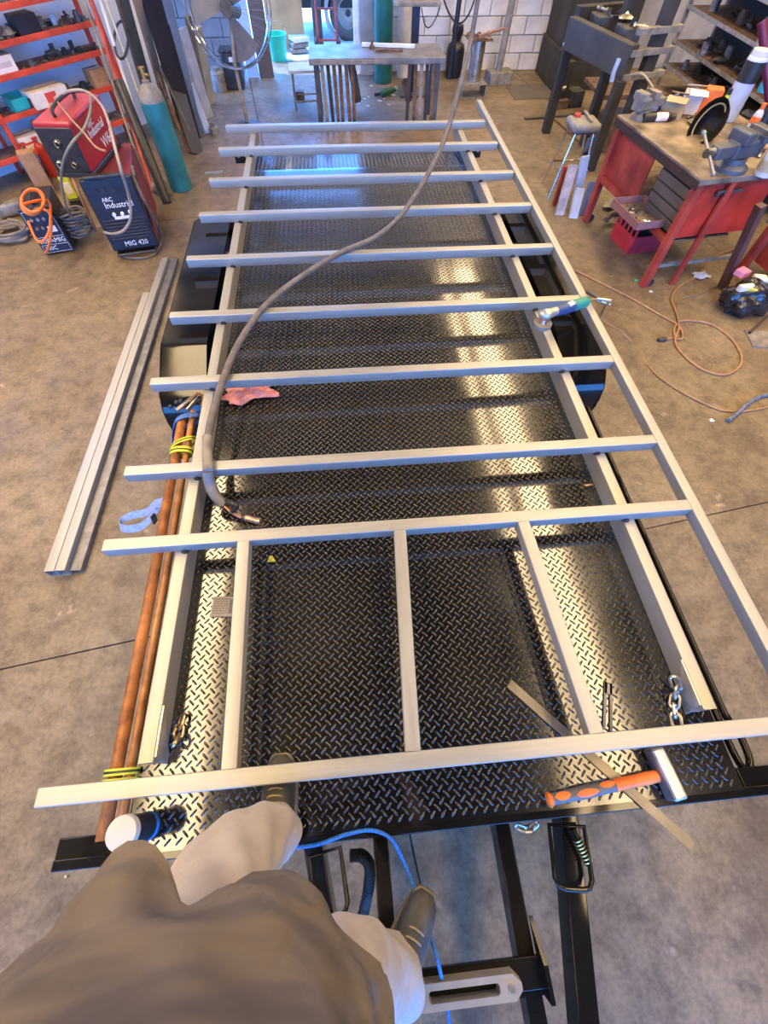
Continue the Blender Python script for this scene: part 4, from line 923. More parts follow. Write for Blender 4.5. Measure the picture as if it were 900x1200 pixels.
# --- pedestal fan
FB = gp(291,148,0)
t = thing('pedestal_fan', 'large pedestal fan with wire cage standing by the grey block wall', 'fan', FB)
hc = yp(267,10,7.75); R_f = 0.49
bm = nb(); lathe(bm, [(0,0),(0.2,0),(0.2,0.012),(0.06,0.03),(0.03,0.05),(0,0.05)], 24, Matrix.Translation(FB)); part('base', bm, DGREY, t)
bm = nb(); tube(bm, [FB+Vector((0,0,0.03)), Vector((FB.x-0.01,FB.y,0.6)), Vector((hc.x,hc.y+0.12,hc.z-0.02))], 0.022, 10); part('pole', bm, DUST, t)
FM = Matrix.Translation(hc) @ Matrix.Rotation(rad(-12),4,'Z') @ Matrix.Rotation(rad(78),4,'X')
bm = nb()
for dz, rr in ((0.07,1.0),(-0.07,1.0)):
    tube(bm, [FM @ Vector((R_f*math.cos(k*PI/24), R_f*math.sin(k*PI/24), dz)) for k in range(48)], 0.011, 6, closed=True)
cg = part('cage_rim', bm, CHROME, t)
bm = nb()
for k in range(36):
    a = 2*PI*k/36; ca, sa = math.cos(a), math.sin(a)
    tube(bm, [FM @ Vector((0.08*ca,0.08*sa,0.11)), FM @ Vector((0.3*ca,0.3*sa,0.105)), FM @ Vector((R_f*ca,R_f*sa,0.07))], 0.0013, 4)
    tube(bm, [FM @ Vector((0.08*ca,0.08*sa,-0.11)), FM @ Vector((R_f*ca,R_f*sa,-0.07))], 0.0013, 4)
part('cage_wires', bm, DUST, cg, kind='stuff')
for k in range(3):
    a = 2*PI*k/3+0.9; bm = nb(); rows = []
    for i in range(7):
        rr = 0.07+0.37*i/6; wa = 0.5 if i else 0.4
        rows.append([bm.verts.new(FM @ Vector((rr*math.cos(a+q*wa), rr*math.sin(a+q*wa), 0.035*q))) for q in (-1,-0.5,0,0.5,1)])
    for A, B2 in zip(rows, rows[1:]):
        for j in range(4): bm.faces.new((A[j],A[j+1],B2[j+1],B2[j]))
    part('blade', bm, mat('dull_fan_blade', (0.16,0.16,0.17), 0.5, 0.2), t)
bm = nb(); cyl(bm, FM @ Vector((0,0,0.06)), FM @ Vector((0,0,-0.25)), 0.075, 18); part('motor', bm, DGREY, t)
# ================================================================== FAR END
# outside the door: vehicle with a wheel, plywood, bucket, red trolley
VC = thing('utility_vehicle', 'dusty vehicle parked outside the far door showing one wheel', 'vehicle', (0.5,11.6,0))
wc = Vector((0.36,11.55,0.33))
DUSTB = mat('dusty_vehicle_paint', (0.33,0.31,0.28), 0.5, 0, 0.2, 3)
bm = nb(); lathe(bm, [(0.19,-0.1),(0.28,-0.11),(0.325,-0.08),(0.33,0),(0.325,0.08),(0.28,0.11),(0.19,0.1)], 32, Matrix.Translation(wc) @ Matrix.Rotation(PI/2,4,'X')); ty = part('tyre', bm, mat('dusty_tyre', (0.09,0.08,0.07), 0.8), VC)
bm = nb(); lathe(bm, [(0,-0.05),(0.05,-0.05),(0.06,-0.02),(0.1,-0.03),(0.16,0.0),(0.185,0.06),(0.195,0.1)], 24, Matrix.Translation(wc) @ Matrix.Rotation(PI/2,4,'X')); part('wheel_rim', bm, mat('dusty_rim', (0.42,0.4,0.36), 0.5, 0.4), ty)
bm = nb(); cyl(bm, wc+Vector((0,-0.05,0)), wc+Vector((0,-0.09,0)), 0.045, 16); part('hub_cap', bm, BLKP, ty)
bm = nb(); box(bm, (0.9,12.1,0.86), (3.6,1.5,0.5), bev=0.05); part('tray_body', bm, DUSTB, VC)
bm = nb(); box(bm, (0.9,12.1,0.5), (3.4,1.1,0.25), bev=0.02); part('underbody', bm, BLKP, VC)
bm = nb(); lathe(bm, [(0.36,-0.02),(0.42,-0.03),(0.42,0.1),(0.36,0.1)], 28, Matrix.Translation(wc+Vector((0,-0.02,0.02))) @ Matrix.Rotation(PI/2,4,'X')); part('wheel_arch', bm, DUSTB, VC)
bm = nb(); c = yp(333,20,10.9); box(bm, (c.x,10.95,0.9), (0.62,0.04,1.8)); solo('plywood_sheet', bm, PLY, 'orange plywood sheet standing outside the far door', 'plywood', smooth=False)
bm = nb(); c = yp(386,10,10.85); box(bm, (-0.19,11.05,0.8), (0.16,0.06,1.6), bev=0.01); solo('door_post', bm, DGREY, 'dark steel post standing between the plywood and red trolley', 'post')
# bucket
c = gp(327,70,0)
BK = thing('bucket', 'mint green plastic bucket standing in the sun outside the far door', 'bucket', c)
with xf(TR(c.x,c.y,0)):
    bm = nb(); lathe(bm, [(0,0.005),(0.13,0),(0.165,0.29),(0.175,0.29),(0.175,0.305),(0.16,0.305),(0.125,0.012),(0,0.012)], 28); part('body', bm, BUCK, BK)
    bm = nb(); tube(bm, [Vector((0.17*math.cos(a),0.10*math.sin(a)+0.02,0.30+0.12*math.sin(a))) for a in [PI*k/14 for k in range(15)]], 0.004, 6); part('wire_handle', bm, STEEL, BK)
# white boards behind bucket
c = gp(349,62,0)
t = thing('paver_stack', 'small stack of white boards outside beside the green bucket', 'boards', c)
for k in range(3):
    bm = nb(); box(bm, (c.x+0.02*k,c.y+0.1,0.03+0.065*k), (0.28,0.3,0.055), Matrix.Rotation(rad(12+6*k),4,'Z'), 0.006); part('board', bm, WHITE if k == 2 else DUST, t)
# red trolley frame
t = thing('hand_trolley', 'red tubular hand trolley standing just outside the far door', 'trolley', gp(385,62,0))
b0 = gp(385,62,0)
for x in (-0.16,0.16):
    bm = nb(); tube(bm, [b0+Vector((x,0,0.05)), b0+Vector((x,0.12,1.25))], 0.018, 8); part('upright', bm, REDB, t)
for z in (0.15,0.5,0.85,1.2):
    bm = nb(); tube(bm, [b0+Vector((-0.16,0.1*z,z)), b0+Vector((0.16,0.1*z,z))], 0.014, 8); part('rung', bm, REDB, t)
for x in (-0.2,0.2):
    bm = nb(); cyl(bm, b0+Vector((x-0.02,0.05,0.1)), b0+Vector((x+0.02,0.05,0.1)), 0.1, 18); part('wheel', bm, BLKR, t)
bm = nb(); box(bm, b0+Vector((0,-0.1,0.02)), (0.36,0.22,0.012)); part('toe_plate', bm, REDB, t, False)
# planks at the door's left jamb
bm = nb(); a = gp(297,92,0); box(bm, (a.x,a.y+0.05,0.55), (0.17,0.03,1.1), bev=0.004); solo('standing_plank', bm, PBLUE, 'pale blue plank standing beside the far door', 'plank')
bm = nb(); a = gp(313,92,0); box(bm, (a.x,a.y+0.05,0.75), (0.22,0.05,1.5), bev=0.004); solo('standing_plank', bm, mat('dark_brown_board', (0.10,0.07,0.055), 0.7), 'dark brown board standing in the far doorway', 'plank')
# black bin by grey wall
c = gp(277,104,0); bm = nb()
with xf(TR(c.x,c.y+0.05,0)):
    t = thing('black_bin', 'black bin with a white sticker by the grey block wall', 'bin', (0,0,0))
    bm.free(); bm = nb(); box(bm, (0,0,0.2), (0.26,0.24,0.4), bev=0.02); part('body', bm, BLKP, t)
    bm = nb(); box(bm, (0,0,0.41), (0.28,0.26,0.03), bev=0.008); part('lid', bm, BLKP, t)
    bm = nb(); box(bm, (0.02,-0.122,0.33), (0.06,0.004,0.05)); part('sticker', bm, WHITE, t, False)
c = gp(258,108,0); bm = nb()
with xf(TR(c.x,c.y+0.05,0)): lathe(bm, [(0,0),(0.1,0),(0.11,0.05),(0.11,0.2),(0.06,0.23),(0.06,0.26),(0,0.26)], 18); solo('steel_drum', bm, DUST, 'small grey drum beside the black bin', 'drum')
# stool
def stool(c, W_, H_, m_top, label, name='work_stool', lr=0.014):
    t = thing(name, label, 'stool', c)
    with xf(TR(c.x,c.y,c.z,rz=4)):
        bm = nb(); box(bm, (0,0,H_-0.015), (W_,W_*0.8,0.03), bev=0.006); part('seat', bm, m_top, t)
        for sx in (-1,1):
            for sy in (-1,1):
                bm = nb(); tube(bm, [(sx*W_*0.42,sy*W_*0.32,0),(sx*W_*0.40,sy*W_*0.31,H_-0.03)], lr, 8); part('leg', bm, DUST, t)
        for sy in (-1,1):
            bm = nb(); tube(bm, [(-W_*0.41,sy*W_*0.32,0.1),(W_*0.41,sy*W_*0.32,0.1)], lr*0.8, 6); part('stretcher', bm, DUST, t)
    return t
stool(gp(365,133,0)+Vector((-0.04,0.25,0)), 0.44, 0.42, mat('pale_stool_top', (0.45,0.43,0.4), 0.6), 'low square metal stool with a pale top by the welding table')
bm = nb(); c = gp(352,124,0); box(bm, (c.x,c.y+0.25,0.05), (0.12,0.1,0.09), bev=0.004); solo('wood_block', bm, RUSTD, 'small brown block on the floor under the pale stool', 'block')
# welding table with flat bars stored below
TT = 0.68; TX0, TX1, TY0, TY1 = -0.27, 1.42, 7.42, 8.0
t = thing('welding_table', 'heavy grey steel welding table at the far end of the shop', 'table', ((TX0+TX1)/2,7.7,0))
bm = nb(); box(bm, ((TX0+TX1)/2,(TY0+TY1)/2,TT-0.03), (TX1-TX0,TY1-TY0,0.06), bev=0.006); part('table_top', bm, mat('table_plate', (0.2,0.18,0.16), 0.5, 0.5, 0.3, 6), t)
for x in (TX0+0.08, TX1-0.08):
    for y in (TY0+0.08, TY1-0.08):
        bm = nb(); box(bm, (x,y,(TT-0.06)/2), (0.06,0.06,TT-0.06)); part('leg', bm, DGREY, t, False)
bm = nb(); box(bm, (TX0+0.5,TY0-0.012,TT-0.03), (0.9,0.02,0.035)); part('edge_strip', bm, DUST, t, False)
for sd, xs_ in (('left', [-0.12+0.075*k for k in range(6)]), ('right', [0.98+0.075*k for k in range(5)])):
    for k, x in enumerate(xs_):
        bm = nb(); y = TY0+0.04+0.03*(k % 2); x1_ = x+random.uniform(-0.03,0.03)
        bar(bm, (x1_,y-0.05,0.0), (x,y,TT-0.065), 0.045, 0.014, up=(0,1,0)); solo('flat_bar', bm, random.choice([RUSTD,RUSTD,DUST,OLIVE]), 'upright flat bar under the %s end of the welding table, %s from the left' % (sd, ORD[k]), 'steel bar', 'flat bars under the %s end of the welding table' % sd, smooth=False)
c = Vector((0.30,7.95,0)); bm = nb(); lathe(bm, [(0.06,-0.05),(0.2,-0.05),(0.22,-0.03),(0.22,0.03),(0.2,0.05),(0.06,0.05),(0.06,-0.05)], 28, Matrix.Translation((0.30,8.05,0.32)) @ Matrix.Rotation(rad(78),4,'Y')); solo('cutting_reel', bm, mat('brown_reel', (0.12,0.09,0.07), 0.7), 'dark brown round reel hanging under the left end of the welding table', 'reel')
bm = nb(); lathe(bm, [(0.03,-0.04),(0.11,-0.04),(0.12,0),(0.11,0.04),(0.03,0.04),(0.03,-0.04)], 20, Matrix.Translation((0.97,7.62,0.33)) @ Matrix.Rotation(rad(70),4,'Y')); solo('cutting_reel', bm, RUSTD, 'small rusty wheel under the right end of the welding table', 'reel')
bm = nb(); bar(bm, gp(424,52,TT+0.02), gp(486,54,TT+0.02), 0.05, 0.03); solo('white_rail', bm, mat('white_rail', (0.7,0.74,0.8), 0.4, 0.2), 'bright white rail lying along the back of the welding table', 'rail', smooth=False)
bm = nb(); bar(bm, gp(440,59,TT+0.012), gp(472,59,TT+0.012), 0.04, 0.022); solo('brown_batten', bm, RUSTD, 'brown bar lying on the middle of the welding table', 'bar', smooth=False)
bm = nb(); a = gp(436,57,TT); 
with xf(TR(a.x,a.y,TT)): lathe(bm, [(0,0),(0.03,0),(0.03,0.03),(0.015,0.04),(0.015,0.07),(0,0.07)], 12); solo('table_dog', bm, RUSTD, 'small rusty dog standing on the welding table', 'clamp')
# green cylinder and pale pipe behind the table
with xf(TR(0.80,9.28,0)):
    t = thing('gas_cylinder', 'tall dark green gas cylinder beside the far door jamb', 'gas cylinder', (0,0,0))
    bm = nb(); lathe(bm, [(0,0.01),(0.13,0),(0.14,0.02),(0.14,1.25),(0.12,1.36),(0.06,1.43),(0.04,1.44),(0,1.44)], 28); part('body', bm, GREEN, t)
    bm = nb(); lathe(bm, [(0,1.44),(0.03,1.44),(0.03,1.53),(0,1.53)], 12); part('valve', bm, BRASS, t)
bm = nb(); tube(bm, [(1.14,9.5,0),(1.14,9.5,1.6)], 0.10, 20); solo('pale_pipe', bm, mat('cream_pipe', (0.5,0.45,0.37), 0.6), 'cream pipe standing against the white block wall', 'pipe')
c = gp(455,112,0); bm = nb()
with xf(TR(c.x,c.y,0,rz=40)):
    t = thing('hand_tool', 'green and black power tool lying on the floor below the table', 'tool', (0,0,0))
    bm.free(); bm = nb(); tube(bm, [(-0.15,0,0.045),(-0.1,0,0.05),(0.05,0,0.05),(0.14,0,0.04)], [0.03,0.042,0.04,0.025], 12); part('body', bm, mat('dark_green_plastic', (0.02,0.09,0.05), 0.4), t)
    bm = nb(); bar(bm, (-0.08,0,0.04), (-0.17,0.12,0.02), 0.035, 0.035, bev=0.006); part('handle', bm, BLKP, t)
    bm = nb(); cyl(bm, (0.14,0,0.04), (0.2,0,0.035), 0.012, 8); part('chuck', bm, STEEL, t)
rnd = random.Random(3)
for k in range(14):
    c = gp(rnd.uniform(420,470), rnd.uniform(100,125), 0); bm = nb()
    with xf(TR(c.x,c.y,0,rz=rnd.uniform(0,360))): prism(bm, [(-0.02,-0.012),(0.02,-0.01),(0.016,0.012),(-0.012,0.014)], 0.006, Matrix.Translation((0,0,0.003))); solo('paper_scrap', bm, WHITE, 'tiny white scrap littering the floor below the welding table', 'scrap', 'white scraps under the welding table', smooth=False)
# pedestal with flat table and dark post
with xf(TR(1.20,8.75,0)):
    t = thing('pedestal_stand', 'dark blue pedestal stand with a flat grey top by the white wall', 'stand', (0,0,0))
    bm = nb(); box(bm, (0,0,0.45), (0.1,0.1,0.88), bev=0.006); part('post', bm, NAVY, t)
    bm = nb(); box(bm, (0.0,0,0.91), (0.62,0.32,0.04), bev=0.006); part('top_plate', bm, DUST, t)
    bm = nb(); box(bm, (0,0,0.012), (0.4,0.4,0.024)); part('foot_plate', bm, DGREY, t, False)
    bm = nb(); tube(bm, spline([(0.05,-0.14,0.88),(0.1,-0.16,0.74),(0.17,-0.14,0.70),(0.24,-0.14,0.76),(0.3,-0.14,0.88)],6), 0.007, 6); part('cable_loop', bm, BLKR, t)
# pedestal one: tube on hollow rectangular base
with xf(TR(2.08,8.62,0,rz=2)):
    t = thing('tool_pedestal', 'steel tube pedestal on a hollow rectangular base holding rusty clutter', 'stand', (0,0,0))
    bm = nb()
    for x in (-0.18,0.18): box(bm, (x,0,0.08), (0.012,0.3,0.16))
    for z in (0.006,0.154): box(bm, (0,0,z), (0.36,0.3,0.012))
    part('base_box', bm, DUST, t, False)
    bm = nb(); cyl(bm, (0.02,0.02,0.16), (0.02,0.02,0.58), 0.095, 22); part('column', bm, STEEL, t)
    bm = nb(); box(bm, (0.02,0.02,0.59), (0.34,0.26,0.016)); part('tray', bm, RUSTD, t, False)
scatter([Vector((2.10+0.27*random.uniform(-.5,.5), 8.64+0.2*random.uniform(-.5,.5), 0.598)) for _ in range(10)], 'rusty parts on the tool pedestal', lambda nm: 'rusty %s piled on the steel tube pedestal' % nm, 0.03, 0.05, 77, [RUST,RUSTD,COPPER])
bm = nb(); bar(bm, (2.05,8.5,0.64), (2.42,8.55,0.70), 0.05, 0.02); solo('copper_strap', bm, COPPER, 'pale copper strap sticking out from the tool pedestal clutter', 'strap', smooth=False)
with xf(TR(2.62,9.15,0,rz=8)):
    t = thing('post_stand', 'slim grey post stand on a rectangular base by the white wall', 'stand', (0,0,0))
    bm = nb(); box(bm, (0,0,0.07), (0.38,0.26,0.14), bev=0.006); part('base_box', bm, DUST, t)
    bm = nb(); tube(bm, [(-0.02,0,0.14),(0.02,0.02,0.95)], 0.05, 16); part('post', bm, DUST, t)
    bm = nb(); lathe(bm, [(0,0),(0.09,0),(0.1,0.05),(0.1,0.26),(0.07,0.3),(0,0.3)], 18, TR(0.02,0.02,0.95)); part('head', bm, PBLUE, t)
bm = nb(); tube(bm, [(1.86,9.3,0.02),(1.93,9.35,1.5)], 0.035, 12); solo('dark_pole', bm, NAVY, 'dark pole standing against the white block wall', 'pole')
bm = nb(); tube(bm, spline([(1.55,9.5,1.5),(1.65,9.45,0.9),(1.9,9.35,0.6),(2.1,9.3,0.8),(2.2,9.4,1.5)],8), 0.012, 8); solo('hanging_cable', bm, BLKR, 'black cable drooping across the white block wall', 'cable')
c = gp(532,92,0); bm = nb()
with xf(TR(c.x,c.y+0.1,0)): lathe(bm, [(0,0),(0.12,0),(0.13,0.02),(0.14,0.3),(0.12,0.36),(0.05,0.4),(0.09,0.5),(0.08,0.56),(0,0.58)], 18); solo('rubbish_bag', bm, mat('navy_bag', (0.010,0.011,0.016), 0.4), 'dark navy bag standing beside the tool pedestal', 'bag')
bm = nb(); c = gp(618,108,0); box(bm, (c.x+0.15,c.y,0.004), (0.85,0.6,0.008)); solo('floor_plate', bm, mat('dark_floor_plate', (0.11,0.095,0.08), 0.6, 0.2), 'dark flat steel plate lying on the floor before the machine', 'plate', smooth=False)
# ================================================================== RIGHT SIDE
BZ = 0.87; BM = TR(2.76,3.62,0,rz=7.7); BW, BL = 1.08, 1.27
with xf(BM):
    t = thing('workbench', 'worn red steel workbench with a cluttered top at right', 'workbench', (BW/2,BL/2,0))
    bm = nb(); box(bm, (BW/2,BL/2,BZ-0.02), (BW+0.04,BL+0.04,0.04), bev=0.004); part('bench_top', bm, BENCHT, t)
    bm = nb(); box(bm, (-0.018,BL/2,BZ-0.045), (0.012,BL+0.03,0.06)); part('edge_angle', bm, mat('dark_edge', (0.07,0.04,0.03), 0.5, 0.4), t, False)
    for x, y in ((0.03,0.03),(0.03,BL-0.03),(BW-0.03,0.03),(BW-0.03,BL-0.03)):
        bm = nb(); box(bm, (x,y,(BZ-0.04)/2), (0.06,0.06,BZ-0.04), bev=0.004); part('leg', bm, REDB, t)
    bm = nb(); box(bm, (0.31,0.0,(BZ-0.04)/2), (0.05,0.03,BZ-0.04), bev=0.004); part('leg', bm, REDB, t)
    # end panel facing the camera
    bm = nb(); box(bm, (0.40,0.035,0.63), (0.70,0.012,0.42)); ep = part('end_panel', bm, REDP, t, False)
    bm = nb(); box(bm, (0.32,0.0,0.765), (0.22,0.02,0.018)); box(bm, (0.23,0.004,0.745), (0.03,0.02,0.03)); part('panel_handle', bm, DGREY, ep, False)
    # left side panel, drawers, rails
    bm = nb(); box(bm, (0.05,0.93,0.62), (0.012,0.56,0.42)); part('side_panel', bm, REDB, t, False)
    bm = nb(); box(bm, (0.02,BL/2,0.40), (0.035,BL-0.06,0.05)); part('lower_rail', bm, REDB, t, False)
    bm = nb(); box(bm, (0.5,0.12,0.13), (0.9,0.03,0.03)); part('foot_rail', bm, DUST, t, False)
    bm = nb(); box(bm, (0.35,BL/2,0.385), (0.6,BL-0.1,0.012)); part('lower_shelf', bm, RUSTD, t, False)
    bm = nb(); box(bm, (0.30,0.33,0.62), (0.40,0.46,0.42)); dc = part('drawer_case', bm, mat('dark_drawer_case', (0.035,0.03,0.028), 0.6), t, False)
    for k in range(5):
        bm = nb(); box(bm, (0.085,0.33,0.455+k*0.082), (0.03,0.43,0.07), bev=0.004); part('drawer', bm, mat('brown_drawer', (0.15,0.115,0.085), 0.5, 0.3), dc)
    for x, y in ((0.03,0.03),(0.03,BL-0.03)):
        bm = nb(); cyl(bm, (x+0.045,y-0.02,0.035), (x+0.045,y+0.02,0.035), 0.034, 14); part('castor', bm, BLKR, t)
    # pulled out tray with fittings
    tr = thing('sliding_tray', 'shallow steel tray of shiny fittings pulled out under the bench top', 'tray', (-0.02,0.42,0.43))
    bm = nb(); box(bm, (-0.04,0.42,0.432), (0.32,0.44,0.008)); part('tray_floor', bm, BENCHT, tr, False)
    for q in ((-0.2,0.42,0.008,0.44),(0.12,0.42,0.008,0.44)):
        bm = nb(); box(bm, (q[0],q[1],0.46), (q[2],q[3],0.06)); part('tray_side', bm, mat('rose_worn_paint', (0.3,0.13,0.11), 0.5), tr, False)
    for y in (0.2,0.64):
        bm = nb(); box(bm, (-0.04,y,0.46), (0.32,0.008,0.06)); part('tray_side', bm, mat('rose_worn_paint', (0.3,0.13,0.11), 0.5), tr, False)
    rnd = random.Random(8)
    spots = [BM @ Vector((rnd.uniform(-0.12,0.06), rnd.uniform(0.26,0.56), 0.437)) for _ in range(16)]
bm = nb()
scatter(spots, 'fittings in the sliding tray', lambda nm: 'shiny %s in the pulled out tray' % nm, 0.018, 0.032, 31, [STEEL,BRASS,CHROME,DGREY], (1,2,4,5))
bm.free()
# second red cabinet to the right
with xf(TR(3.92,3.25,0,rz=7.7)):
    t = thing('red_cabinet', 'dark red steel cabinet at the right edge of the bench', 'cabinet', (0.4,0.3,0))
    bm = nb(); box(bm, (0.45,0.3,0.46), (0.8,0.55,0.72), bev=0.008); part('body', bm, REDB, t)
    bm = nb(); box(bm, (0.45,0.02,0.6), (0.7,0.016,0.2), bev=0.003); dr = part('drawer', bm, REDP, t)
    bm = nb(); box(bm, (0.45,0.005,0.63), (0.2,0.02,0.02), bev=0.003); part('handle', bm, DGREY, dr)
    bm = nb(); box(bm, (0.08,0.05,0.05), (0.06,0.06,0.1)); part('leg', bm, DGREY, t, False)
    bm = nb(); box(bm, (0.8,0.05,0.05), (0.06,0.06,0.1)); part('leg', bm, DGREY, t, False)
bm = nb(); bar(bm, gp(845,338,0.0)+Vector((0,0,0.02)), gp(892,240,0.72), 0.07, 0.05); solo('machine_leg', bm, mat('worn_dark_leg', (0.13,0.07,0.065), 0.45, 0.4), 'worn dark steel leg leaning between the bench and red cabinet', 'steel leg', smooth=False)
# milk crate
with xf(TR(2.84,4.20,0,rz=9)):
    t = thing('milk_crate', 'red plastic crate of black scrap under the workbench', 'crate', (0.18,0.16,0))
    CW, CL_, CH_ = 0.40, 0.34, 0.25; CRM = mat('crate_red', (0.5,0.03,0.045), 0.45)
    bm = nb(); box(bm, (CW/2,CL_/2,0.01), (CW,CL_,0.02)); part('floor', bm, CRM, t, False)
    for ax, pos, ln in (('x',0.0,CW),('x',CL_,CW),('y',0.0,CL_),('y',CW,CL_)):
        def pb(bm, s0, s1, z0, z1):
            if ax == 'x': box(bm, ((s0+s1)/2,pos,(z0+z1)/2), (s1-s0,0.014,z1-z0))
            else: box(bm, (pos,(s0+s1)/2,(z0+z1)/2), (0.014,s1-s0,z1-z0))
        bm = nb(); pb(bm, 0, ln, 0, 0.15); pb(bm, 0, ln, 0.22, CH_); n = 5 if ax == 'y' else 2
        for k in range(n+1):
            s = ln*k/n; pb(bm, max(0,s-0.012), min(ln,s+0.012), 0.15, 0.22)
        part('side_wall', bm, CRM, t, False)
rnd = random.Random(4)
for k in range(7):
    bm = nb(); lump(bm, (0.07,0.06,0.05), 300+k)
    with xf(TR(2.84,4.20,0,rz=9) @ TR(0.08+0.06*(k%4)+0.02*rnd.random(), 0.09+0.14*(k//4)+0.02*rnd.random(), 0.022+0.07*(k % 3))): solo('scrap_lump', bm, mat('black_scrap', (0.02,0.02,0.024), 0.4, 0.3), 'lump of black scrap heaped in the red crate', 'scrap', 'black scrap in the red crate')
# stuff beside the crate
rag('shop_rag', DUST, 'dirty grey rag on the floor behind the red crate', gp(712,250,0.0)+Vector((0.15,0.1,0)), 0.3, 0.25, 20, 0.09, 11)
bm = nb(); tube(bm, spline([gp(705,258,0.05)+Vector((0.05,0,0)), gp(720,250,0.09), gp(745,252,0.08), gp(752,262,0.04)],6), 0.03, 8); solo('torch_hose', bm, GREYC, 'short grey hose end lying behind the red crate', 'hose')
# bench top clutter -------------------------------------------------
def bp(px, py, z=BZ): return gp(px, py, z)
# far vise
c = bp(745,137)+Vector((0.03,-0.03,0))
def vise(c, rz, s, m, label):
    t = thing('bench_vise', label, 'vise', c)
    with xf(TR(c.x,c.y,c.z,rz=rz) @ Matrix.Scale(s,4)):
        bm = nb(); lathe(bm, [(0,0),(0.09,0),(0.09,0.02),(0.06,0.035),(0.06,0.06),(0,0.06)], 20); part('swivel_base', bm, m, t)
        bm = nb(); box(bm, (0.02,0,0.10), (0.2,0.09,0.08), bev=0.012); box(bm, (0.09,0,0.155), (0.06,0.13,0.06), bev=0.01); part('fixed_jaw', bm, m, t)
        bm = nb(); box(bm, (-0.12,0,0.10), (0.16,0.07,0.06), bev=0.01); box(bm, (-0.045,0,0.155), (0.06,0.13,0.06), bev=0.01); part('moving_jaw', bm, m, t)
        for x in (0.058,-0.013):
            bm = nb(); box(bm, (x,0,0.17), (0.008,0.13,0.028)); part('jaw_plate', bm, STEEL, t, False)
        bm = nb(); cyl(bm, (-0.19,0,0.10), (-0.25,0,0.10), 0.022, 14); part('screw_boss', bm, STEEL, t)
        bm = nb(); tube(bm, [(-0.235,-0.10,0.04),(-0.235,0.09,0.16)], 0.008, 8); ball(bm, (-0.235,-0.10,0.04), 0.013, 8); ball(bm, (-0.235,0.09,0.16), 0.013, 8); part('tommy_bar', bm, mat('worn_bar', (0.3,0.29,0.27), 0.45, 0.6), t)
vise(c, 200, 1.0, DUST, 'grey bench vise at the far corner of the workbench')
c = bp(862,205); vise(c+Vector((0.0,0.1,0)), 15, 1.35, mat('blue_grey_vise', (0.10,0.11,0.13), 0.45, 0.4), 'large blue grey bench vise at the near corner of the workbench')
# spray can lying
def can_lying(px, py, ang, L, r, mb, mc, name, label):
    c = bp(px,py); t = thing(name, label, 'can', c)
    with xf(TR(c.x,c.y,BZ+r,rz=ang)):
        MY = Matrix.Rotation(PI/2,4,'Y')
        bm = nb(); lathe(bm, [(0,0),(r*0.95,0),(r,0.005),(r,L),(r*0.7,L+0.02),(0,L+0.02)], 18, MY); part('body', bm, mb, t)
        bm = nb(); lathe(bm, [(0,L+0.015),(r*0.72,L+0.015),(r*0.75,L+0.06),(0,L+0.065)], 16, MY); part('cap', bm, mc, t)
        bm = nb(); lathe(bm, [(r*1.01,L*0.45),(r*1.02,L*0.46),(r*1.02,L*0.9),(r*1.01,L*0.91)], 18, MY); part('label_band', bm, PAPER, t)
can_lying(748,133,5,0.17,0.034,DGREY,WHITE,'spray_can','grey spray can with white label lying beside the far vise')
can_lying(752,143,3,0.24,0.03,BLKP,DGREY,'black_tube','long black tube lying behind the welding helmet')
def open_box(px, py, sx, sy, h, rz, m, label, name='open_box'):
    c = bp(px,py); t = thing(name, label, 'box', c)
    with xf(TR(c.x,c.y,BZ,rz=rz)):
        for q in ((0,-sy/2,sx,0.004),(0,sy/2,sx,0.004),(-sx/2,0,0.004,sy),(sx/2,0,0.004,sy)):
            bm = nb(); box(bm, (q[0],q[1],h/2), (q[2],q[3],h)); part('side', bm, m, t, False)
        bm = nb(); box(bm, (0,0,0.003), (sx,sy,0.005)); part('base', bm, m, t, False)
        for s in (-1,1):
            bm = nb(); box(bm, (0,s*(sy/2+0.03),h+0.012), (sx*0.96,0.07,0.004), Matrix.Rotation(rad(-20*s),4,'X')); part('flap', bm, m, t, False)
open_box(786,136,0.17,0.13,0.12,-35,mat('tan_card', (0.45,0.33,0.18),0.8),'open tan cardboard box behind the welding helmet')
open_box(806,131,0.16,0.14,0.14,-20,PAPER,'open white carton on the workbench behind tan box')
c = bp(824,134); bm = nb()
with xf(TR(c.x,c.y,BZ,rz=-25)): box(bm, (0,0,0.09), (0.14,0.12,0.18), bev=0.005); solo('orange_carton', bm, ORANGE, 'bright orange carton standing on the workbench', 'carton')
c = bp(793,137); bm = nb()
with xf(TR(c.x,c.y,BZ,rz=30)): tube(bm, [(-0.05,0,0.02),(0.0,0,0.024),(0.05,0,0.018)], [0.012,0.02,0.014], 10); solo('orange_glove', bm, ORANGE, 'small orange handle lying before the open tan box', 'handle')
c = bp(775,135); bm = nb(); bar(bm, bp(755,139,BZ+0.012), bp(790,137,BZ+0.012), 0.04, 0.02); solo('wood_batten', bm, WOOD, 'short timber batten lying by the spray can', 'batten', smooth=False)
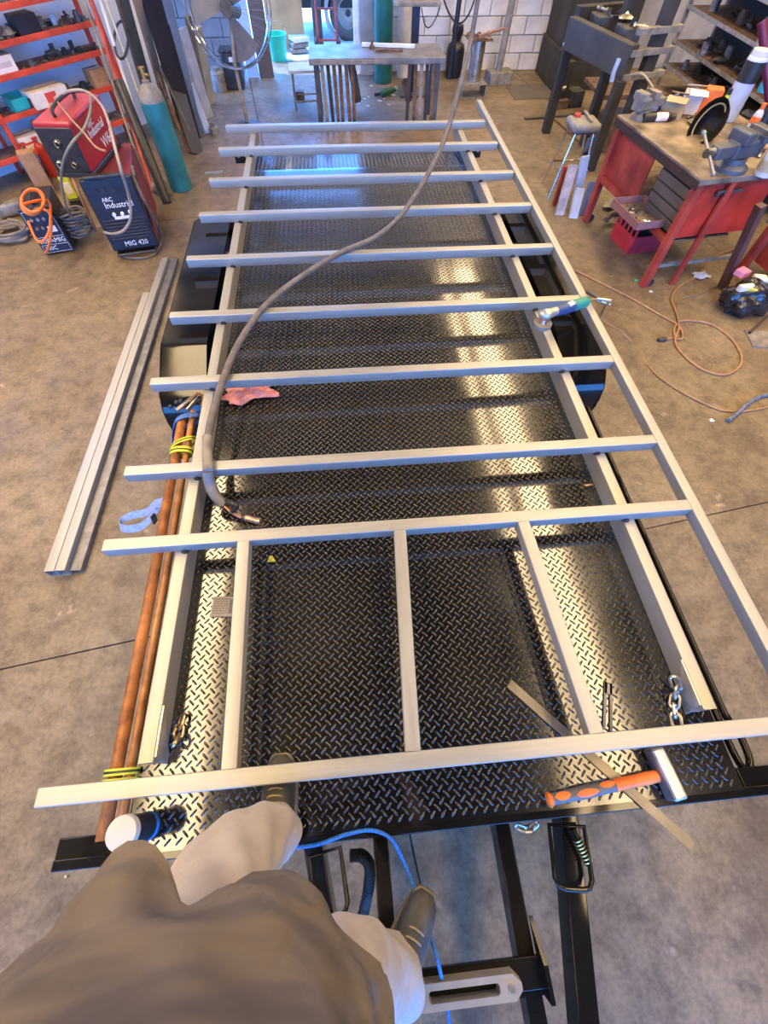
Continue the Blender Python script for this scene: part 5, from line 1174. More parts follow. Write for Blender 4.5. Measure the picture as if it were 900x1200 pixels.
# welding helmet, open shell facing left
c = bp(818,163)
t = thing('welding_helmet', 'black welding helmet lying open on the workbench', 'helmet', c)
with xf(TR(c.x,c.y,BZ,rz=20) @ TR(0,0,0.115,ry=118)):
    bm = nb(); rows = []; n = 20
    for i in range(9):
        ph = PI/2*i/8; rr = 0.13*math.cos(ph*0.98)**0.7 if i < 8 else 0.004; zz = 0.15*math.sin(ph)
        rows.append([bm.verts.new((rr*1.25*math.cos(2*PI*j/n), rr*0.95*math.sin(2*PI*j/n), zz)) for j in range(n)])
    for A, B2 in zip(rows, rows[1:]):
        for j in range(n): bm.faces.new((A[j],A[(j+1)%n],B2[(j+1)%n],B2[j]))
    bmesh.ops.solidify(bm, geom=bm.faces[:], thickness=0.005); sh = part('shell', bm, BLKP, t)
    bm = nb(); tube(bm, [Vector((0.13*math.cos(a),0.095*math.sin(a),0.03)) for a in [PI*k/12 for k in range(-3,16)]], 0.007, 6); part('headband', bm, mat('tan_headband', (0.25,0.2,0.12), 0.7), t)
    bm = nb(); box(bm, (0.06,0,0.135), (0.09,0.11,0.012), Matrix.Rotation(rad(20),4,'Y'), 0.004); part('visor_window', bm, mat('dark_green_glass', (0.02,0.05,0.03), 0.1), sh)
def bottle(c, prof, m, capm, label, name, lean_=(0,0), lab=None):
    t = thing(name, label, 'bottle', c)
    with xf(TR(c.x,c.y,c.z,rx=lean_[0],ry=lean_[1])):
        bm = nb(); lathe(bm, prof, 22); part('body', bm, m, t)
        r, z = prof[-2]; bm = nb(); lathe(bm, [(0,z-0.002),(r*1.2,z-0.002),(r*1.2,z+0.035),(0,z+0.038)], 16); part('cap', bm, capm, t)
        if lab: bm = nb(); rr = max(p[0] for p in prof); lathe(bm, [(rr*0.99,lab[0]),(rr*1.015,lab[0]+0.002),(rr*1.015,lab[1]-0.002),(rr*0.99,lab[1])], 22); part('label_band', bm, lab[2], t)
# blue white roll standing
c = bp(850,140)
bottle(c, [(0,0),(0.075,0),(0.08,0.01),(0.08,0.38),(0.07,0.40),(0.055,0.405),(0,0.405)], mat('pale_blue_drum', (0.45,0.52,0.68), 0.35), WHITE, 'tall pale blue drum standing on the workbench behind the helmet', 'oil_drum', lab=(0.25,0.38,BLKP))
c = bp(838,140); bottle(c, [(0,0),(0.035,0),(0.036,0.01),(0.036,0.12),(0.015,0.15),(0.015,0.17),(0,0.17)], HIVIS, BLKP, 'small yellow green bottle standing left of the pale blue drum', 'bottle')
c = bp(874,160); bottle(c, [(0,0),(0.035,0),(0.037,0.01),(0.037,0.13),(0.03,0.16),(0.014,0.18),(0,0.18)], PVC, ORANGE, 'clear bottle with an orange top on the workbench', 'bottle', lab=(0.09,0.135,ORANGE))
c = bp(884,158); bottle(c, [(0,0),(0.045,0),(0.047,0.01),(0.047,0.2),(0.02,0.25),(0.02,0.27),(0,0.27)], BLKP, DGREY, 'black bottle standing at the right edge of the workbench', 'bottle')
c = bp(893,205); bottle(c, [(0,0),(0.06,0),(0.065,0.01),(0.065,0.15),(0.055,0.18),(0.05,0.2),(0,0.2)], PVC, STEEL, 'clear jar standing beside the large vise', 'jar', lab=(0.03,0.1,mat('jar_label',(0.4,0.32,0.2),0.7)))
c = bp(830,135,BZ+0.0); bm = nb()
with xf(TR(c.x,c.y,BZ)): lathe(bm, [(0.03,0),(0.055,0),(0.055,0.045),(0.03,0.045),(0.03,0)], 22); solo('tape_roll', bm, HIVIS, 'yellow green roll of tape on the workbench beside the drum', 'tape')
rnd = random.Random(12)
spots = []
for k in range(26):
    spots.append(BM @ Vector((rnd.uniform(0.45,1.02), rnd.uniform(0.25,0.8), BZ+0.001)))
scatter(spots, 'scrap on the workbench top', lambda nm: 'brown %s among the scrap on the right of the workbench' % nm, 0.018, 0.04, 41, [RUSTD,BRASS,DUST,WOOD,STEEL,COPPER])
spots = [BM @ Vector((rnd.uniform(0.5,1.02), rnd.uniform(0.85,1.2), BZ+0.001)) for k in range(12)]
scatter(spots, 'scrap at the back of the workbench top', lambda nm: 'dusty %s at the back of the workbench top' % nm, 0.02, 0.05, 43, [DUST,DGREY,CARD,OLIVE])
# right shelving unit
SXR = 4.62
t = thing('shelving_unit', 'dusty steel shelving crammed with parts behind the workbench', 'shelving', (SXR+0.25,6.5,0))
for y in (8.0, 6.35, 4.7):
    for x in (SXR, SXR+0.5):
        bm = nb(); box(bm, (x,y,0.85), (0.04,0.04,1.7)); part('upright', bm, DUST, t, False)
SHR = [0.24, 0.48, 0.70, 1.0, 1.28]
for z in SHR:
    bm = nb(); box(bm, (SXR+0.25,6.35,z-0.012), (0.5,3.3,0.014)); s_ = part('shelf_board', bm, RUSTD, t, False)
    bm = nb(); box(bm, (SXR-0.022,6.35,z-0.014), (0.012,3.34,0.035), bev=0.002); part('shelf_edge', bm, GALV2 if z >= 1.0 else DUST, s_)
bm = nb(); box(bm, (SXR+0.52,6.35,0.85), (0.012,3.3,1.7)); part('added_backing', bm, mat('added_dark_backing', (0.04,0.033,0.027), 0.7), t, False)  # added dark sheet so the gaps behind the shelf clutter read dark
rnd = random.Random(14); SRN = ['bottom','second','third','fourth','top']
for k, z in enumerate(SHR):
    n = (6,14,20,22,12)[k]
    scatter([Vector((SXR+rnd.uniform(0.06,0.38), 4.85+3.0*(i+0.5)/n+rnd.uniform(-.05,.05), z-0.004)) for i in range(n)], 'parts on the %s shelf behind the bench' % SRN[k], lambda nm, k=k: 'dusty %s on the %s shelf behind the workbench' % (nm, SRN[k]), 0.06, 0.105, 60+k, [DUST,DUST,RUSTD,DGREY,OLIVE,STEEL])
def shelf_carton(y0, y1, k, h, m, label):
    bm = nb(); box(bm, (SXR+0.2,(y0+y1)/2,SHR[k]+h/2-0.004), (0.3,y1-y0,h), bev=0.004); solo('carton', bm, m, label, 'carton')
shelf_carton(7.1,7.7,4,0.2,CARD,'brown carton on the top shelf behind the workbench')
shelf_carton(5.2,5.6,4,0.25,mat('cream_card',(0.6,0.45,0.25),0.7),'cream carton on the top shelf at far right')
shelf_carton(6.0,6.4,4,0.22,CARD,'second brown carton on the top shelf nearer the camera')
c = yp(873,60,5.6); bm = nb()
with xf(TR(4.75,5.75,SHR[3]-0.003)): lathe(bm, [(0,0),(0.09,0),(0.1,0.02),(0.1,0.09),(0.06,0.13),(0,0.14)], 20); solo('red_tin', bm, REDP, 'bright red round tin on the shelf behind the workbench', 'tin')
a = bp(905,140,0.9); b = yp(893,25,5.1); bm = nb(); tube(bm, [a+Vector((0.1,0.2,0)), b], 0.035, 12); solo('magenta_tube', bm, MAG, 'dark magenta tube leaning at the right edge above the workbench', 'tube')
bm = nb(); a = bp(893,108); 
with xf(TR(a.x,a.y,BZ+0.002,rz=30)): lathe(bm, [(0,0),(0.05,0),(0.055,0.02),(0.05,0.25),(0,0.25)], 16); solo('cyan_can', bm, mat('cyan_can',(0.03,0.3,0.45),0.4), 'cyan can standing at the back right of the workbench', 'can')
# big grimy press machine ------------------------------------------
t = thing('hydraulic_press', 'large grimy olive press with a deep side beam at the back right', 'machine', (4.1,8.4,0))
def mpart(nm, c, s, m=OLIVE, rz=0, bev=0.01):
    bm = nb(); box(bm, c, s, Matrix.Rotation(rad(rz),4,'Z'), bev); return part(nm, bm, m, t)
mpart('cabinet', (3.92,9.25,0.85), (1.05,0.8,1.7))
bm = nb(); cyl(bm, (3.62,8.85,1.0), (3.62,8.83,1.0), 0.05, 18); part('port_hole', bm, BLKP, t)
mpart('cabinet_plinth', (3.92,9.2,0.22), (1.12,0.9,0.44))
A_, B_ = gp(662,38,0.93), gp(733,74,0.93)
A_ = A_+(B_-A_)*0.0
bm = nb(); bar(bm, A_+Vector((0.05,0,0)), B_+Vector((0.05,0,0)), 0.1, 0.26, bev=0.008); sb = part('side_beam', bm, mat('olive_beam', (0.06,0.052,0.038), 0.55, 0.1, 0.25, 4), t)
for f in (0.06,0.06):
    pass
bm = nb(); p = A_.lerp(B_,0.05); cyl(bm, p+Vector((-0.0,0,-0.08)), p+Vector((-0.02,-0.005,-0.08)), 0.014, 10); part('bolt_head', bm, STEEL, sb)
dB = (B_-A_).normalized(); nB = Vector((dB.y,-dB.x,0)); nB = -nB if nB.x < 0 else nB
for f, wv in ((0.96,0.12),(0.45,0.1)):
    p = A_.lerp(B_,f)+nB*0.35; bm = nb(); box(bm, (p.x,p.y,0.85), (wv,wv,1.7), None, 0.008); part('column', bm, OLIVE, t)
p = B_+nB*0.02; bm = nb(); box(bm, (p.x,p.y,0.40), (0.1,0.1,0.8), None, 0.006); part('front_leg', bm, OLIVE, t)
p = A_+nB*0.1; bm = nb(); box(bm, (p.x,p.y,0.40), (0.1,0.1,0.8), None, 0.006); part('front_leg', bm, OLIVE, t)
for z in (0.82,1.0,1.15):
    a = B_+nB*0.02; b = B_+nB*0.55; bm = nb(); bar(bm, (a.x,a.y,z), (b.x,b.y,z), 0.07, 0.05, bev=0.004); part('cross_beam', bm, DUST, t)
a = A_+nB*0.1+Vector((0,0,0.1)); b = A_+nB*0.75+Vector((0,0,0.1)); bm = nb(); bar(bm, a, b, 0.1, 0.2, bev=0.006); part('cross_beam', bm, OLIVE, t)
for f in (0.2,0.62):
    p = A_.lerp(B_,f)+nB*0.28; bm = nb(); box(bm, (p.x,p.y,0.98), (0.2,0.24,0.24), None, 0.012); part('bed_block', bm, DGREY, t)
p = A_.lerp(B_,0.97)+nB*-0.07; bm = nb(); tube(bm, [Vector((p.x,p.y,0.96)), Vector((p.x-0.01,p.y,0.86)), Vector((p.x,p.y,0.79))], 0.022, 10); part('grey_gauge', bm, PBLUE, t)
p = B_+nB*0.1; bm = nb(); tube(bm, spline([Vector((p.x+0.02,p.y,0.83)), Vector((p.x+0.1,p.y-0.1,0.86)), Vector((p.x+0.22,p.y-0.18,0.78))],5), 0.012, 8); part('lever', bm, GALV, t)
mpart('lower_tray', (3.95,7.6,0.33), (0.9,0.7,0.05), RUSTD)
scatter([A_.lerp(B_,0.15+0.12*k)+nB*0.3+Vector((0,0,0.17)) for k in range(6)], 'parts left on the press bed', lambda nm: 'oily %s left on the bed of the press' % nm, 0.05, 0.08, 71, [DGREY,STEEL,NAVY,RUSTD])
# small stand with clamps before the press
c = gp(648,128,0)
t = thing('clamp_stand', 'grimy upright clamp stand on the floor before the press', 'stand', c)
with xf(TR(c.x+0.12,c.y+0.1,0,rz=10)):
    bm = nb(); box(bm, (0,0,0.24), (0.1,0.1,0.48), bev=0.006); part('post', bm, OLIVE, t)
    bm = nb(); box(bm, (-0.02,-0.02,0.05), (0.2,0.2,0.1), bev=0.01); part('foot', bm, RUSTD, t)
    bm = nb(); box(bm, (0.2,0,0.09), (0.2,0.22,0.18), bev=0.006); part('hollow_block', bm, DGREY, t)
    bm = nb(); tube(bm, spline([(-0.05,-0.05,0.45),(-0.12,-0.08,0.47),(-0.14,-0.08,0.38),(-0.1,-0.08,0.34)],5), 0.014, 8); part('hook', bm, STEEL, t)
    bm = nb(); cyl(bm, (-0.12,-0.08,0.2), (-0.02,-0.06,0.22), 0.025, 12); part('clamp_screw', bm, STEEL, t)
bm = nb(); bar(bm, gp(615,139,0.012), gp(688,133,0.012), 0.06, 0.02); solo('flat_iron', bm, DGREY, 'dark flat iron lying on the floor before the clamp stand', 'steel strip', smooth=False)
a = gp(650,140,0.008); b = gp(690,176,0.008); bm = nb(); bar(bm, a, b, 0.03, 0.015); solo('flat_iron', bm, RUSTD, 'thin rusty angle lying on the floor beside the bar stool', 'steel strip', smooth=False)
# dark steel stock behind the bar stool
for k, (x0,y0,x1,y1,z,lab) in enumerate(((705,178,716,140,0.35,'left dark steel offcut leaning between the stool and workbench'),(716,172,728,135,0.35,'right dark steel offcut leaning between the stool and workbench'),(690,182,706,165,0.12,'low dark steel block on the floor behind the bar stool'))):
    a, b = gp(x0,y0,0.0), gp(x1,y1,z); bm = nb(); bar(bm, a, Vector((a.x+0.05,a.y+0.1,z)), 0.16, 0.08, up=(0,1,0)); solo('steel_offcut', bm, DGREY if k else RUSTD, lab, 'offcut', smooth=False)
# bar stool --------------------------------------------------------
sc_ = gp(685,141,0.62); SCX, SCY = sc_.x, sc_.y
t = thing('bar_stool', 'worn grey padded stool with splayed chrome legs left of the workbench', 'stool', (SCX,SCY,0))
bm = nb(); box(bm, (SCX,SCY,0.59), (0.30,0.28,0.08), None, 0.03); part('seat_pad', bm, mat('worn_grey_vinyl', (0.2,0.19,0.175), 0.6, 0, 0.25, 10), t)
bm = nb(); box(bm, (SCX,SCY,0.545), (0.24,0.22,0.02)); part('seat_frame', bm, DGREY, t, False)
for (dx, dy), (fx, fy) in (((-0.1,-0.1),(-0.24,-0.22)),((0.1,-0.1),(0.12,-0.22)),((-0.1,0.1),(-0.2,0.16)),((0.1,0.1),(0.2,0.18))):
    bm = nb(); tube(bm, [(SCX+fx,SCY+fy,0),(SCX+dx,SCY+dy,0.54)], 0.012, 10); part('leg', bm, CHROME, t)
bm = nb(); tube(bm, [(SCX+sx*0.165,SCY+sy*0.15,0.22) for sx,sy in ((-1,-1),(1,-1),(1,1),(-1,1))], 0.008, 6, closed=True); part('foot_ring', bm, CHROME, t)
c = Vector((SCX-0.06,SCY+0.07,0.632)); bm = nb()
with xf(TR(c.x,c.y,c.z)): lathe(bm, [(0,0),(0.035,0),(0.035,0.02),(0.03,0.025),(0,0.025)], 16); solo('small_tin', bm, REDP, 'small red tin standing on the grey stool', 'tin')
bm = nb(); bar(bm, (SCX+0.03,SCY-0.11,0.643), (SCX+0.05,SCY+0.16,0.643), 0.03, 0.018); solo('dark_bar', bm, DUST, 'grey steel bar lying across the grey stool', 'bar', smooth=False)
# boards leaning at the stool
def board(label, fx, fy, tx, ty, tz, w_, th, m):
    a, b = gp(fx,fy,0.0), gp(tx,ty,tz); bm = nb(); bar(bm, a, b, w_, th, up=(0.2,-1,0.2)); solo('leaning_board', bm, m, label, 'board', smooth=False)
board('scuffed white board leaning on the grey stool', 655,252, 672,193, 0.42, 0.10, 0.025, mat('scuffed_white', (0.45,0.4,0.4), 0.7, 0, 0.3, 10))
board('dark red edge board leaning behind the scuffed white board', 650,240, 664,195, 0.36, 0.05, 0.03, REDB)
board('tall light blue board leaning on the grey stool', 673,245, 686,183, 0.46, 0.09, 0.03, PBLUE)
board('short pale blue board leaning before the tall blue board', 671,256, 680,220, 0.24, 0.10, 0.03, mat('ice_blue_board', (0.45,0.5,0.6), 0.6))
board('small blue board leaning beside the workbench leg', 684,252, 694,213, 0.27, 0.08, 0.03, mat('mid_blue_board', (0.16,0.25,0.45), 0.6))
# floor cables at right
cable('extension_cord', 'tan extension cord looping over the floor right of the trailer', [(674,317,0.008),(700,330,0.008),(740,350,0.008),(775,370,0.008),(795,382,0.01),(800,395,0.014),(793,397,0.012),(790,385,0.01),(800,376,0.008),(830,379,0.008),(855,395,0.008),(868,415,0.008),(866,430,0.008),(850,439,0.008),(825,434,0.008),(802,417,0.008),(791,400,0.012),(796,382,0.016),(792,365,0.01),(787,350,0.008),(795,336,0.008),(815,325,0.01),(840,300,0.01),(870,290,0.01)], 0.0095, TAN, 8, 'cord')
cable('extension_cord', 'brown lead running from the tan loop towards the black bag', [(796,380,0.02),(793,362,0.012),(800,350,0.008),(818,345,0.008),(838,336,0.008),(860,330,0.02)], 0.009, mat('brown_lead', (0.2,0.13,0.07), 0.6), 8, 'cord')
a = gp(775,398,0.012); t = thing('cord_plug', 'black plug end lying left of the tan cord loop', 'plug', a)
bm = nb(); tube(bm, [a-Vector((0.03,0,0)), a+Vector((0.035,0,0))], [0.014,0.02], 10); part('plug_body', bm, BLKP, t)
bm = nb(); tube(bm, spline([a+Vector((0.035,0,0)), gp(785,397,0.008), gp(794,395,0.008)],4), 0.006, 6); part('lead', bm, TAN, t)
cable('braided_hose', 'grey blue braided hose lying at the right edge of the floor', [(853,493,0.014),(865,483,0.014),(880,470,0.014),(893,464,0.014),(915,461,0.014)], 0.016, mat('grey_blue_braid', (0.13,0.14,0.18), 0.6, 0.2, 0.5, 60), 8, 'hose')
# black bag with rubbish
c = gp(868,362,0)
bm = nb(); v = bmesh.ops.create_icosphere(bm, subdivisions=4, radius=1.0)['verts']
for q in v:
    n_ = q.co.copy(); k = 1+0.10*math.sin(7*n_.x+3*n_.z)+0.08*math.sin(9*n_.y+5*n_.x)+0.05*math.sin(17*n_.z+11*n_.y)
    q.co = Vector((n_.x*0.24*k, n_.y*0.16*k, max(0, n_.z*0.15*k+0.10)))
with xf(TR(c.x,c.y,0,rz=10)): solo('rubbish_bag', bm, mat('black_bag_plastic', (0.02,0.02,0.022), 0.22, 0, 0.3, 6, 0.5, 25), 'glossy black rubbish bag on the floor below the red cabinet', 'bag')
for k, (px, py, z, sx, sy, m, nm, lab) in enumerate(((868,322,0.20,0.1,0.09,mat('pink_foam',(0.75,0.25,0.4),0.7),'foam_block','pink foam block on top of the black rubbish bag'),(872,340,0.2,0.13,0.05,PAPER,'paper_packet','long white packet lying on the black bag'),(888,330,0.21,0.10,0.08,PAPER,'paper_packet','crumpled white packet at the right on the black bag'),(878,343,0.19,0.08,0.04,YELL,'yellow_packet','yellow packet lying on the black bag'))):
    c = gp(px,py,z); bm = nb()
    with xf(TR(c.x,c.y,z+0.02,rz=25-20*k)): box(bm, (0,0,0), (sx,sy,0.05), None, 0.006); solo(nm, bm, m, lab, 'packet')
a = gp(905,335,0.2); bm = nb(); ball(bm, a, 0.1, 16, (0.9,0.9,1.2)); solo('pale_bottle', bm, mat('pale_grey_plastic', (0.5,0.55,0.52), 0.4), 'rounded pale grey container at the right edge above the bag', 'container')
rag('shop_rag', mat('blue_white_cloth', (0.4,0.45,0.6), 0.9), 'pale blue white rag on the floor behind the bench leg', gp(820,325,0.0), 0.14, 0.1, 10, 0.05, 21)
bm = nb(); a = gp(888,398,0.0); 
with xf(TR(a.x,a.y,0,rz=-10)): box(bm, (0.05,0,0.006), (0.26,0.22,0.012)); solo('steel_offcut', bm, DUST, 'flat grey steel offcut plate on the floor at the right edge', 'plate', smooth=False)
bm = nb(); bar(bm, gp(878,390,0.025), gp(900,370,0.06), 0.02, 0.02); solo('black_rod', bm, BLKP, 'short black rod lying over the flat grey offcut plate', 'rod', smooth=False)
for px, py, m, lab in ((745,329,BUCK,'tiny green scrap on the floor before the workbench'),(833,493,PAPER,'tiny white scrap on the floor beside the braided hose'),(762,342,WHITE,'tiny white scrap at the foot of the workbench leg')):
    a = gp(px,py,0.0); bm = nb()
    with xf(TR(a.x,a.y,0)): prism(bm, [(-0.015,-0.01),(0.018,-0.012),(0.012,0.014),(-0.01,0.012)], 0.008, Matrix.Translation((0,0,0.004))); solo('floor_scrap', bm, m, lab, 'scrap', smooth=False)
# ================================================================== PHOTOGRAPHER
SKIN = mat('skin', (0.52,0.30,0.21), 0.5, 0, 0.06, 12)
def skinned(name, verts, edges, radii, root, sub=2):
    me = bpy.data.meshes.new(name); me.from_pydata([Vector(v) for v in verts], edges, []); o = bpy.data.objects.new(name, me); COL.objects.link(o)
    md = o.modifiers.new('s', 'SKIN'); md.use_smooth_shade = True; o.modifiers.new('d', 'SUBSURF').levels = sub
    for i, r in enumerate(radii):
        rr = r if isinstance(r, tuple) else (r, r); me.skin_vertices[0].data[i].radius = rr; me.skin_vertices[0].data[i].use_root = (i == root)
    dg = bpy.context.evaluated_depsgraph_get(); dg.update()
    m2 = bpy.data.meshes.new_from_object(o.evaluated_get(dg)); bpy.data.objects.remove(o); bpy.data.meshes.remove(me)
    bm = nb(); bm.from_mesh(m2); bpy.data.meshes.remove(m2); return bm
V, E_, Rr = [], [], []
def J(p, r, par=None):
    V.append(p); Rr.append(r)
    if par is not None: E_.append((par, len(V)-1))
    return len(V)-1
pel = J((-0.27,-0.35,1.44), (0.13,0.10)); abd = J((-0.27,-0.36,1.60), (0.13,0.10), pel); che = J((-0.26,-0.41,1.85), (0.15,0.10), abd)
upc = J((-0.26,-0.43,2.03), (0.11,0.08), che); nk = J((-0.255,-0.42,2.14), 0.052, upc)
hd0 = J((-0.25,-0.40,2.22), 0.070, nk); hd1 = J((-0.245,-0.385,2.30), (0.085,0.092), hd0); hd2 = J((-0.245,-0.39,2.37), 0.07, hd1)
def arm(s, sh, el, wr, palm, fdir, tdir):
    a = J(sh, 0.06, upc); m_ = J(tuple((Vector(sh)+Vector(el))/2), 0.050, a); e = J(el, 0.042, m_); f = J(tuple((Vector(el)*0.6+Vector(wr)*0.4)), 0.040, e); w_ = J(wr, 0.027, f); p = J(palm, (0.036,0.016), w_)
    P = Vector(palm); fd = Vector(fdir).normalized(); td = Vector(tdir).normalized(); sd = td
    for k, (off, ln) in enumerate(((0.026,0.072),(0.009,0.08),(-0.009,0.075),(-0.026,0.06))):
        b0 = J(tuple(P+fd*0.035+sd*off), 0.0095, p); b1 = J(tuple(P+fd*(0.035+ln*0.5)+sd*off+Vector((0,0.006,0.004))), 0.0085, b0); J(tuple(P+fd*(0.035+ln*0.85)+sd*off+Vector((0,0.022,-0.008))), 0.0075, b1)
    t0 = J(tuple(P+sd*0.038+fd*0.0), 0.011, p); J(tuple(P+sd*0.062+fd*0.03), 0.009, t0)
arm(-1, (-0.46,-0.43,2.04), (-0.60,-0.22,2.10), (-0.20,-0.10,2.40), (-0.14,-0.07,2.43), (1,0.5,0.25), (0,-0.4,0.9))
arm(1, (-0.06,-0.43,2.04), (0.22,-0.30,2.12), (0.17,-0.11,2.40), (0.13,-0.075,2.43), (-1,0.5,0.25), (0,-0.4,0.9))
hl = J((-0.36,-0.33,1.38), 0.085, pel); kl = J((-0.375,-0.20,1.08), 0.06, hl); al = J((-0.325,-0.155,0.80), 0.04, kl); J((-0.325,-0.06,0.725), (0.036,0.03), al)
hr_ = J((-0.18,-0.37,1.38), 0.085, pel); kr = J((-0.09,-0.37,1.05), 0.06, hr_); ar = J((0.0,-0.51,0.735), 0.036, kr); J((0.05,-0.44,0.672), (0.03,0.022), ar)
bm = skinned('person', V, E_, Rr, 0)
# nose and ears shaped from the head surface
fwd = Vector((0.5,0.82,-0.1)).normalized(); hc_ = Vector((-0.245,-0.39,2.30)); side = Vector((fwd.y,-fwd.x,0)).normalized()
for v in bm.verts:
    d = v.co-hc_
    if d.length < 0.16:
        f = d.dot(fwd); s_ = d.dot(side); z_ = d.z+0.005
        if f > 0.03: v.co += fwd*0.022*math.exp(-(s_*s_)/0.0004-(z_+0.0)**2/0.0006)
        if abs(s_) > 0.055: v.co += side*(0.018 if s_ > 0 else -0.018)*math.exp(-(f*f)/0.0006-(z_)**2/0.0009)
PER = solo('person', bm, SKIN, 'person in brown grey shirt and beige trousers standing on the trailer front', 'person')
def ppart(nm, bm, m, **k): return part(nm, bm, m, PER, **k)
for s_ in (-1,1):
    e = hc_+fwd*0.084+side*0.032*s_+Vector((0,0,0.012)); bm = nb(); ball(bm, e, 0.0125, 12); ey = ppart('eye', bm, WHITE)
    bm = nb(); ball(bm, e+fwd*0.008, 0.0062, 10); part('iris', bm, mat('brown_iris', (0.06,0.03,0.015), 0.2), ey)
bm = nb(); m_ = hc_+fwd*0.088+Vector((0,0,-0.05)); tube(bm, [m_-side*0.024-fwd*0.004, m_-side*0.01+fwd*0.002, m_+fwd*0.003, m_+side*0.01+fwd*0.002, m_+side*0.024-fwd*0.004], [0.003,0.006,0.0065,0.006,0.003], 8); ppart('lips', bm, mat('lips', (0.42,0.17,0.14), 0.5))
bm = nb(); rows = []
for i in range(9):
    ph = PI*0.5*i/8; row = []
    for j in range(24):
        a = 2*PI*j/24; n_ = Vector((math.cos(a)*math.cos(ph), math.sin(a)*math.cos(ph), math.sin(ph)))
        low = -0.055 if n_.dot(fwd) < 0.2 else 0.03
        r = 0.104+0.003*math.sin(9*a+5*ph); row.append(bm.verts.new(hc_+Vector((n_.x*r, n_.y*r, low+n_.z*(0.125-low)*1.0))))
    rows.append(row)
for A, B2 in zip(rows, rows[1:]):
    for j in range(24): bm.faces.new((A[j],A[(j+1)%24],B2[(j+1)%24],B2[j]))
ppart('hair', bm, mat('dark_brown_hair', (0.03,0.02,0.014), 0.6, 0, 0.3, 60, 0.4, 200))
def loft(bm, rings, n=48, fn=None, cap0=False, cap1=False):
    R_ = []
    for k, (c, rx, ry) in enumerate(rings):
        row = []
        for j in range(n):
            a = 2*PI*j/n; p = Vector((c[0]+rx*math.cos(a), c[1]+ry*math.sin(a), c[2]))
            if fn: p = fn(p, a, k/(len(rings)-1), Vector(c))
            row.append(bm.verts.new(p))
        R_.append(row)
    for A, B2 in zip(R_, R_[1:]):
        for j in range(n): bm.faces.new((A[j],A[(j+1)%n],B2[(j+1)%n],B2[j]))
    if cap0: bm.faces.new(R_[0][::-1])
    if cap1: bm.faces.new(R_[-1])
    return R_
def interp(keys, n):
    out = []; P = [Vector((c[0],c[1],c[2])) for c,_,_ in keys]; Q = [Vector((rx,ry,0)) for _,rx,ry in keys]
    k = n//(len(keys)-1); A = spline(P,k); B2 = spline(Q,k)
    return [((p.x,p.y,p.z), q.x, q.y) for p, q in zip(A, B2)]
# shirt
SHIRT = mat('brown_grey_shirt', (0.12,0.098,0.08), 0.85, 0, 0.10, 9, 1.0, 7, bdist=0.09, bdet=1.5, stretch=(0.4,1.7,1.2))
def shirt_fn(p, a, t, c):
    d = (p-c); hem = max(0, 1-t*5.0)
    # flared front-left corner and raised notch beside it
    fl_ = math.exp(-((a-rad(113))/0.24)**2); nt_ = math.exp(-((a-rad(91))/0.17)**2); ft = math.exp(-((a-rad(62))/0.22)**2)
    lf = math.exp(-((a-rad(150))/0.5)**2)
    k = 1+0.40*fl_*hem-0.30*nt_*hem+0.05*ft*hem+0.12*lf*max(0,1-t*2.2)
    # drag folds running diagonally across the belly
    u = a*2.3+t*7.0
    k += 0.035*math.sin(u*2.1)*(1-t)*0.9+0.02*math.sin(a*9-t*16)*(1-t)+0.008*math.sin(a*17+t*9)*(1-t)
    for (f_, o_, am) in ((1.7,0.3,0.060),(2.9,1.9,0.045),(4.3,0.9,0.03)): k += am*(1-abs(math.sin((a*1.5+t*5.0)*f_+o_)))**2.2*(1-t)
    q = c+d*k; q.z = p.z+0.06*nt_*hem+0.012*math.sin(a*4)*hem-0.02*fl_*hem
    return q
keys = [((-0.285,-0.315,1.46),0.262,0.185),((-0.285,-0.33,1.56),0.268,0.187),((-0.275,-0.36,1.72),0.252,0.168),((-0.262,-0.405,1.92),0.235,0.142),((-0.26,-0.43,2.05),0.215,0.115),((-0.258,-0.43,2.115),0.13,0.09),((-0.255,-0.425,2.15),0.07,0.068)]
bm = nb(); loft(bm, interp(keys,48), 96, shirt_fn)
for sh, el in (((-0.44,-0.43,2.045),(-0.57,-0.26,2.09)), ((-0.08,-0.43,2.045),(0.15,-0.325,2.105))):
    a_, b_ = Vector(sh), Vector(el); tube(bm, [a_.lerp(b_,f) for f in (-0.2,0.1,0.4,0.7,0.95)], [0.085,0.088,0.085,0.08,0.076], 20, caps=False)
ppart('shirt', bm, SHIRT)
# trousers and belt
TROU = mat('beige_trousers', (0.40,0.35,0.30), 0.85, 0, 0.1, 12, 0.2, 300)
def tr_fn(ph):
    def f(p, a, t, c):
        d = p-c; k = 1+0.05*math.sin(a*3+t*14+ph)+0.035*math.sin(a*5-t*25+ph*2); return c+d*k
    return f
bm = nb()
loft(bm, interp([((-0.27,-0.335,1.545),0.185,0.140),((-0.27,-0.335,1.44),0.20,0.15),((-0.27,-0.345,1.36),0.205,0.155)],12), 40, None)
loft(bm, interp([((-0.35,-0.325,1.46),0.105,0.13),((-0.37,-0.29,1.28),0.112,0.125),((-0.378,-0.20,1.08),0.102,0.108),((-0.345,-0.155,0.9),0.085,0.09),((-0.327,-0.15,0.755),0.08,0.085)],40), 40, tr_fn(0.5))
loft(bm, interp([((-0.19,-0.355,1.46),0.105,0.13),((-0.15,-0.37,1.28),0.105,0.118),((-0.085,-0.385,1.05),0.09,0.098),((-0.03,-0.46,0.86),0.08,0.085),((0.0,-0.51,0.695),0.085,0.10)],40), 40, tr_fn(2.0))
tro = ppart('trousers', bm, TROU)
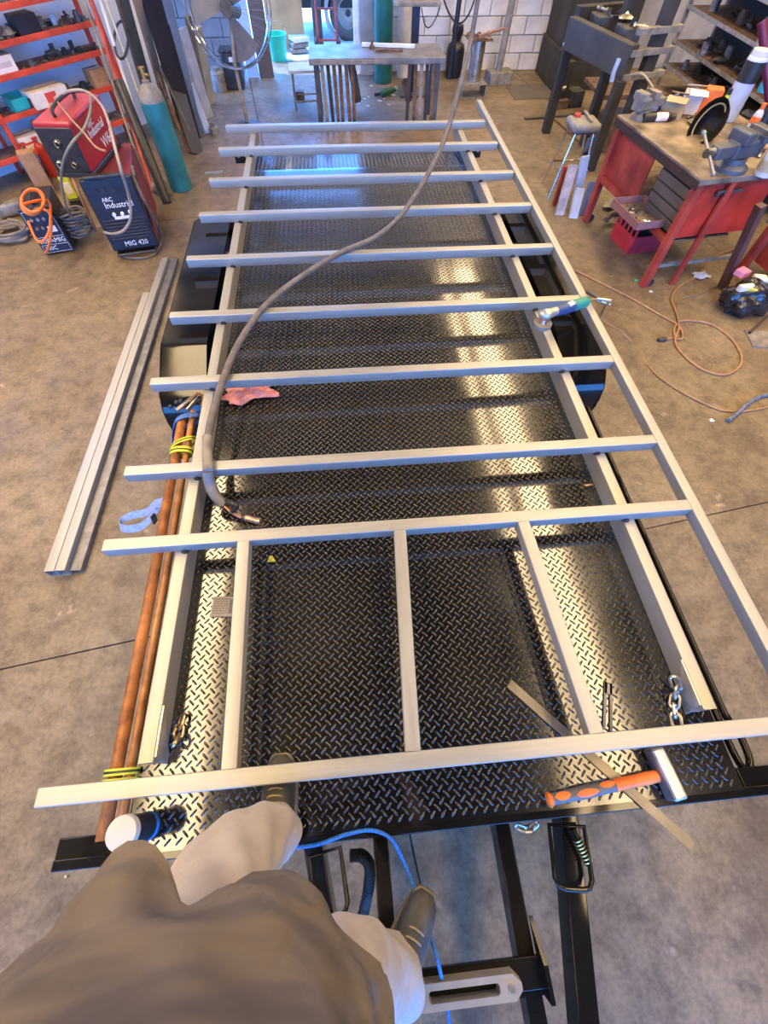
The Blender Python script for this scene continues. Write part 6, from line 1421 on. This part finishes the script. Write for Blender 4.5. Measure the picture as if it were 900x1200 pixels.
for a in (1.1, 1.9, 0.4, 2.7):
    p = Vector((-0.27+0.193*math.cos(a), -0.335+0.152*math.sin(a), 1.515)); bm = nb(); box(bm, p, (0.014,0.008,0.06), Matrix.Rotation(a+PI/2,4,'Z')); part('belt_loop', bm, TROU, tro, False)
bm = nb(); loft(bm, [((-0.27,-0.335,1.505),0.195,0.148),((-0.27,-0.335,1.509),0.201,0.155),((-0.27,-0.335,1.540),0.201,0.155),((-0.27,-0.335,1.544),0.190,0.143)], 40); ppart('belt', bm, mat('dark_webbing_belt', (0.03,0.026,0.024), 0.7, 0, 0.4, 80))
# shoes
SHOE = mat('dark_olive_shoe', (0.05,0.047,0.04), 0.7, 0, 0.3, 20, 0.15, 150); SOLE = mat('worn_sole', (0.16,0.13,0.10), 0.7)
def shoe(heel, toe, z0, lab):
    a_, b_ = Vector((heel[0],heel[1],z0)), Vector((toe[0],toe[1],z0)); L = (b_-a_).length; ang = math.degrees(math.atan2(b_.y-a_.y, b_.x-a_.x))
    with xf(TR(a_.x,a_.y,z0,rz=ang)):
        def outline(k): return [(L*(0.5-0.5*math.cos(PI*i/24)), k*(0.040+0.014*math.sin(PI*(i/24)*1.15-0.2))*math.sin(PI*min(1,max(0,i/24)))**0.34*s) for s, rng in ((1,range(0,25)),(-1,range(23,0,-1))) for i in rng]
        bm = nb(); prism(bm, outline(1.06), 0.026, Matrix.Translation((0,0,0.013))); so = ppart('shoe_sole', bm, SOLE)
        bm = nb(); n = 26; rows = []
        for i in range(13):
            t_ = i/12; x = L*(0.02+0.96*t_); w_ = 0.050*math.sin(PI*(0.06+0.88*t_))**0.32*(0.88+0.27*t_); h = 0.105-0.055*max(0,(t_-0.35)/0.65)**0.8
            if t_ > 0.9: h *= 0.8
            if i == 12: w_ *= 0.6; h *= 0.6
            rows.append([bm.verts.new((x, w_*math.cos(PI*j/8), 0.022+h*math.sin(PI*j/8)**0.8)) for j in range(9)])
        for A, B2 in zip(rows, rows[1:]):
            for j in range(8): bm.faces.new((A[j],A[j+1],B2[j+1],B2[j]))
        bm.faces.new(rows[0]); bm.faces.new(rows[-1][::-1])
        up = ppart('shoe', bm, SHOE, label=lab)
        for k in range(4):
            x = L*(0.48+0.07*k); h = 0.022+0.105-0.055*max(0,(0.48+0.07*k-0.35)/0.65)**0.8; bm = nb()
            tube(bm, spline([(x,-0.028,h-0.02),(x+0.008,-0.012,h-0.001),(x+0.008,0.012,h-0.001),(x,0.028,h-0.02)],4), 0.0028, 6); part('lace', bm, mat('tan_lace', (0.25,0.2,0.13), 0.8), up)
shoe((-0.325,-0.215), (-0.322,0.06), TD+0.0005, 'dark left shoe on the deck')
shoe((-0.04,-0.595), (0.125,-0.34), 0.622, 'dark right shoe over the drawbar')
# the phone the picture is taken with is the camera itself
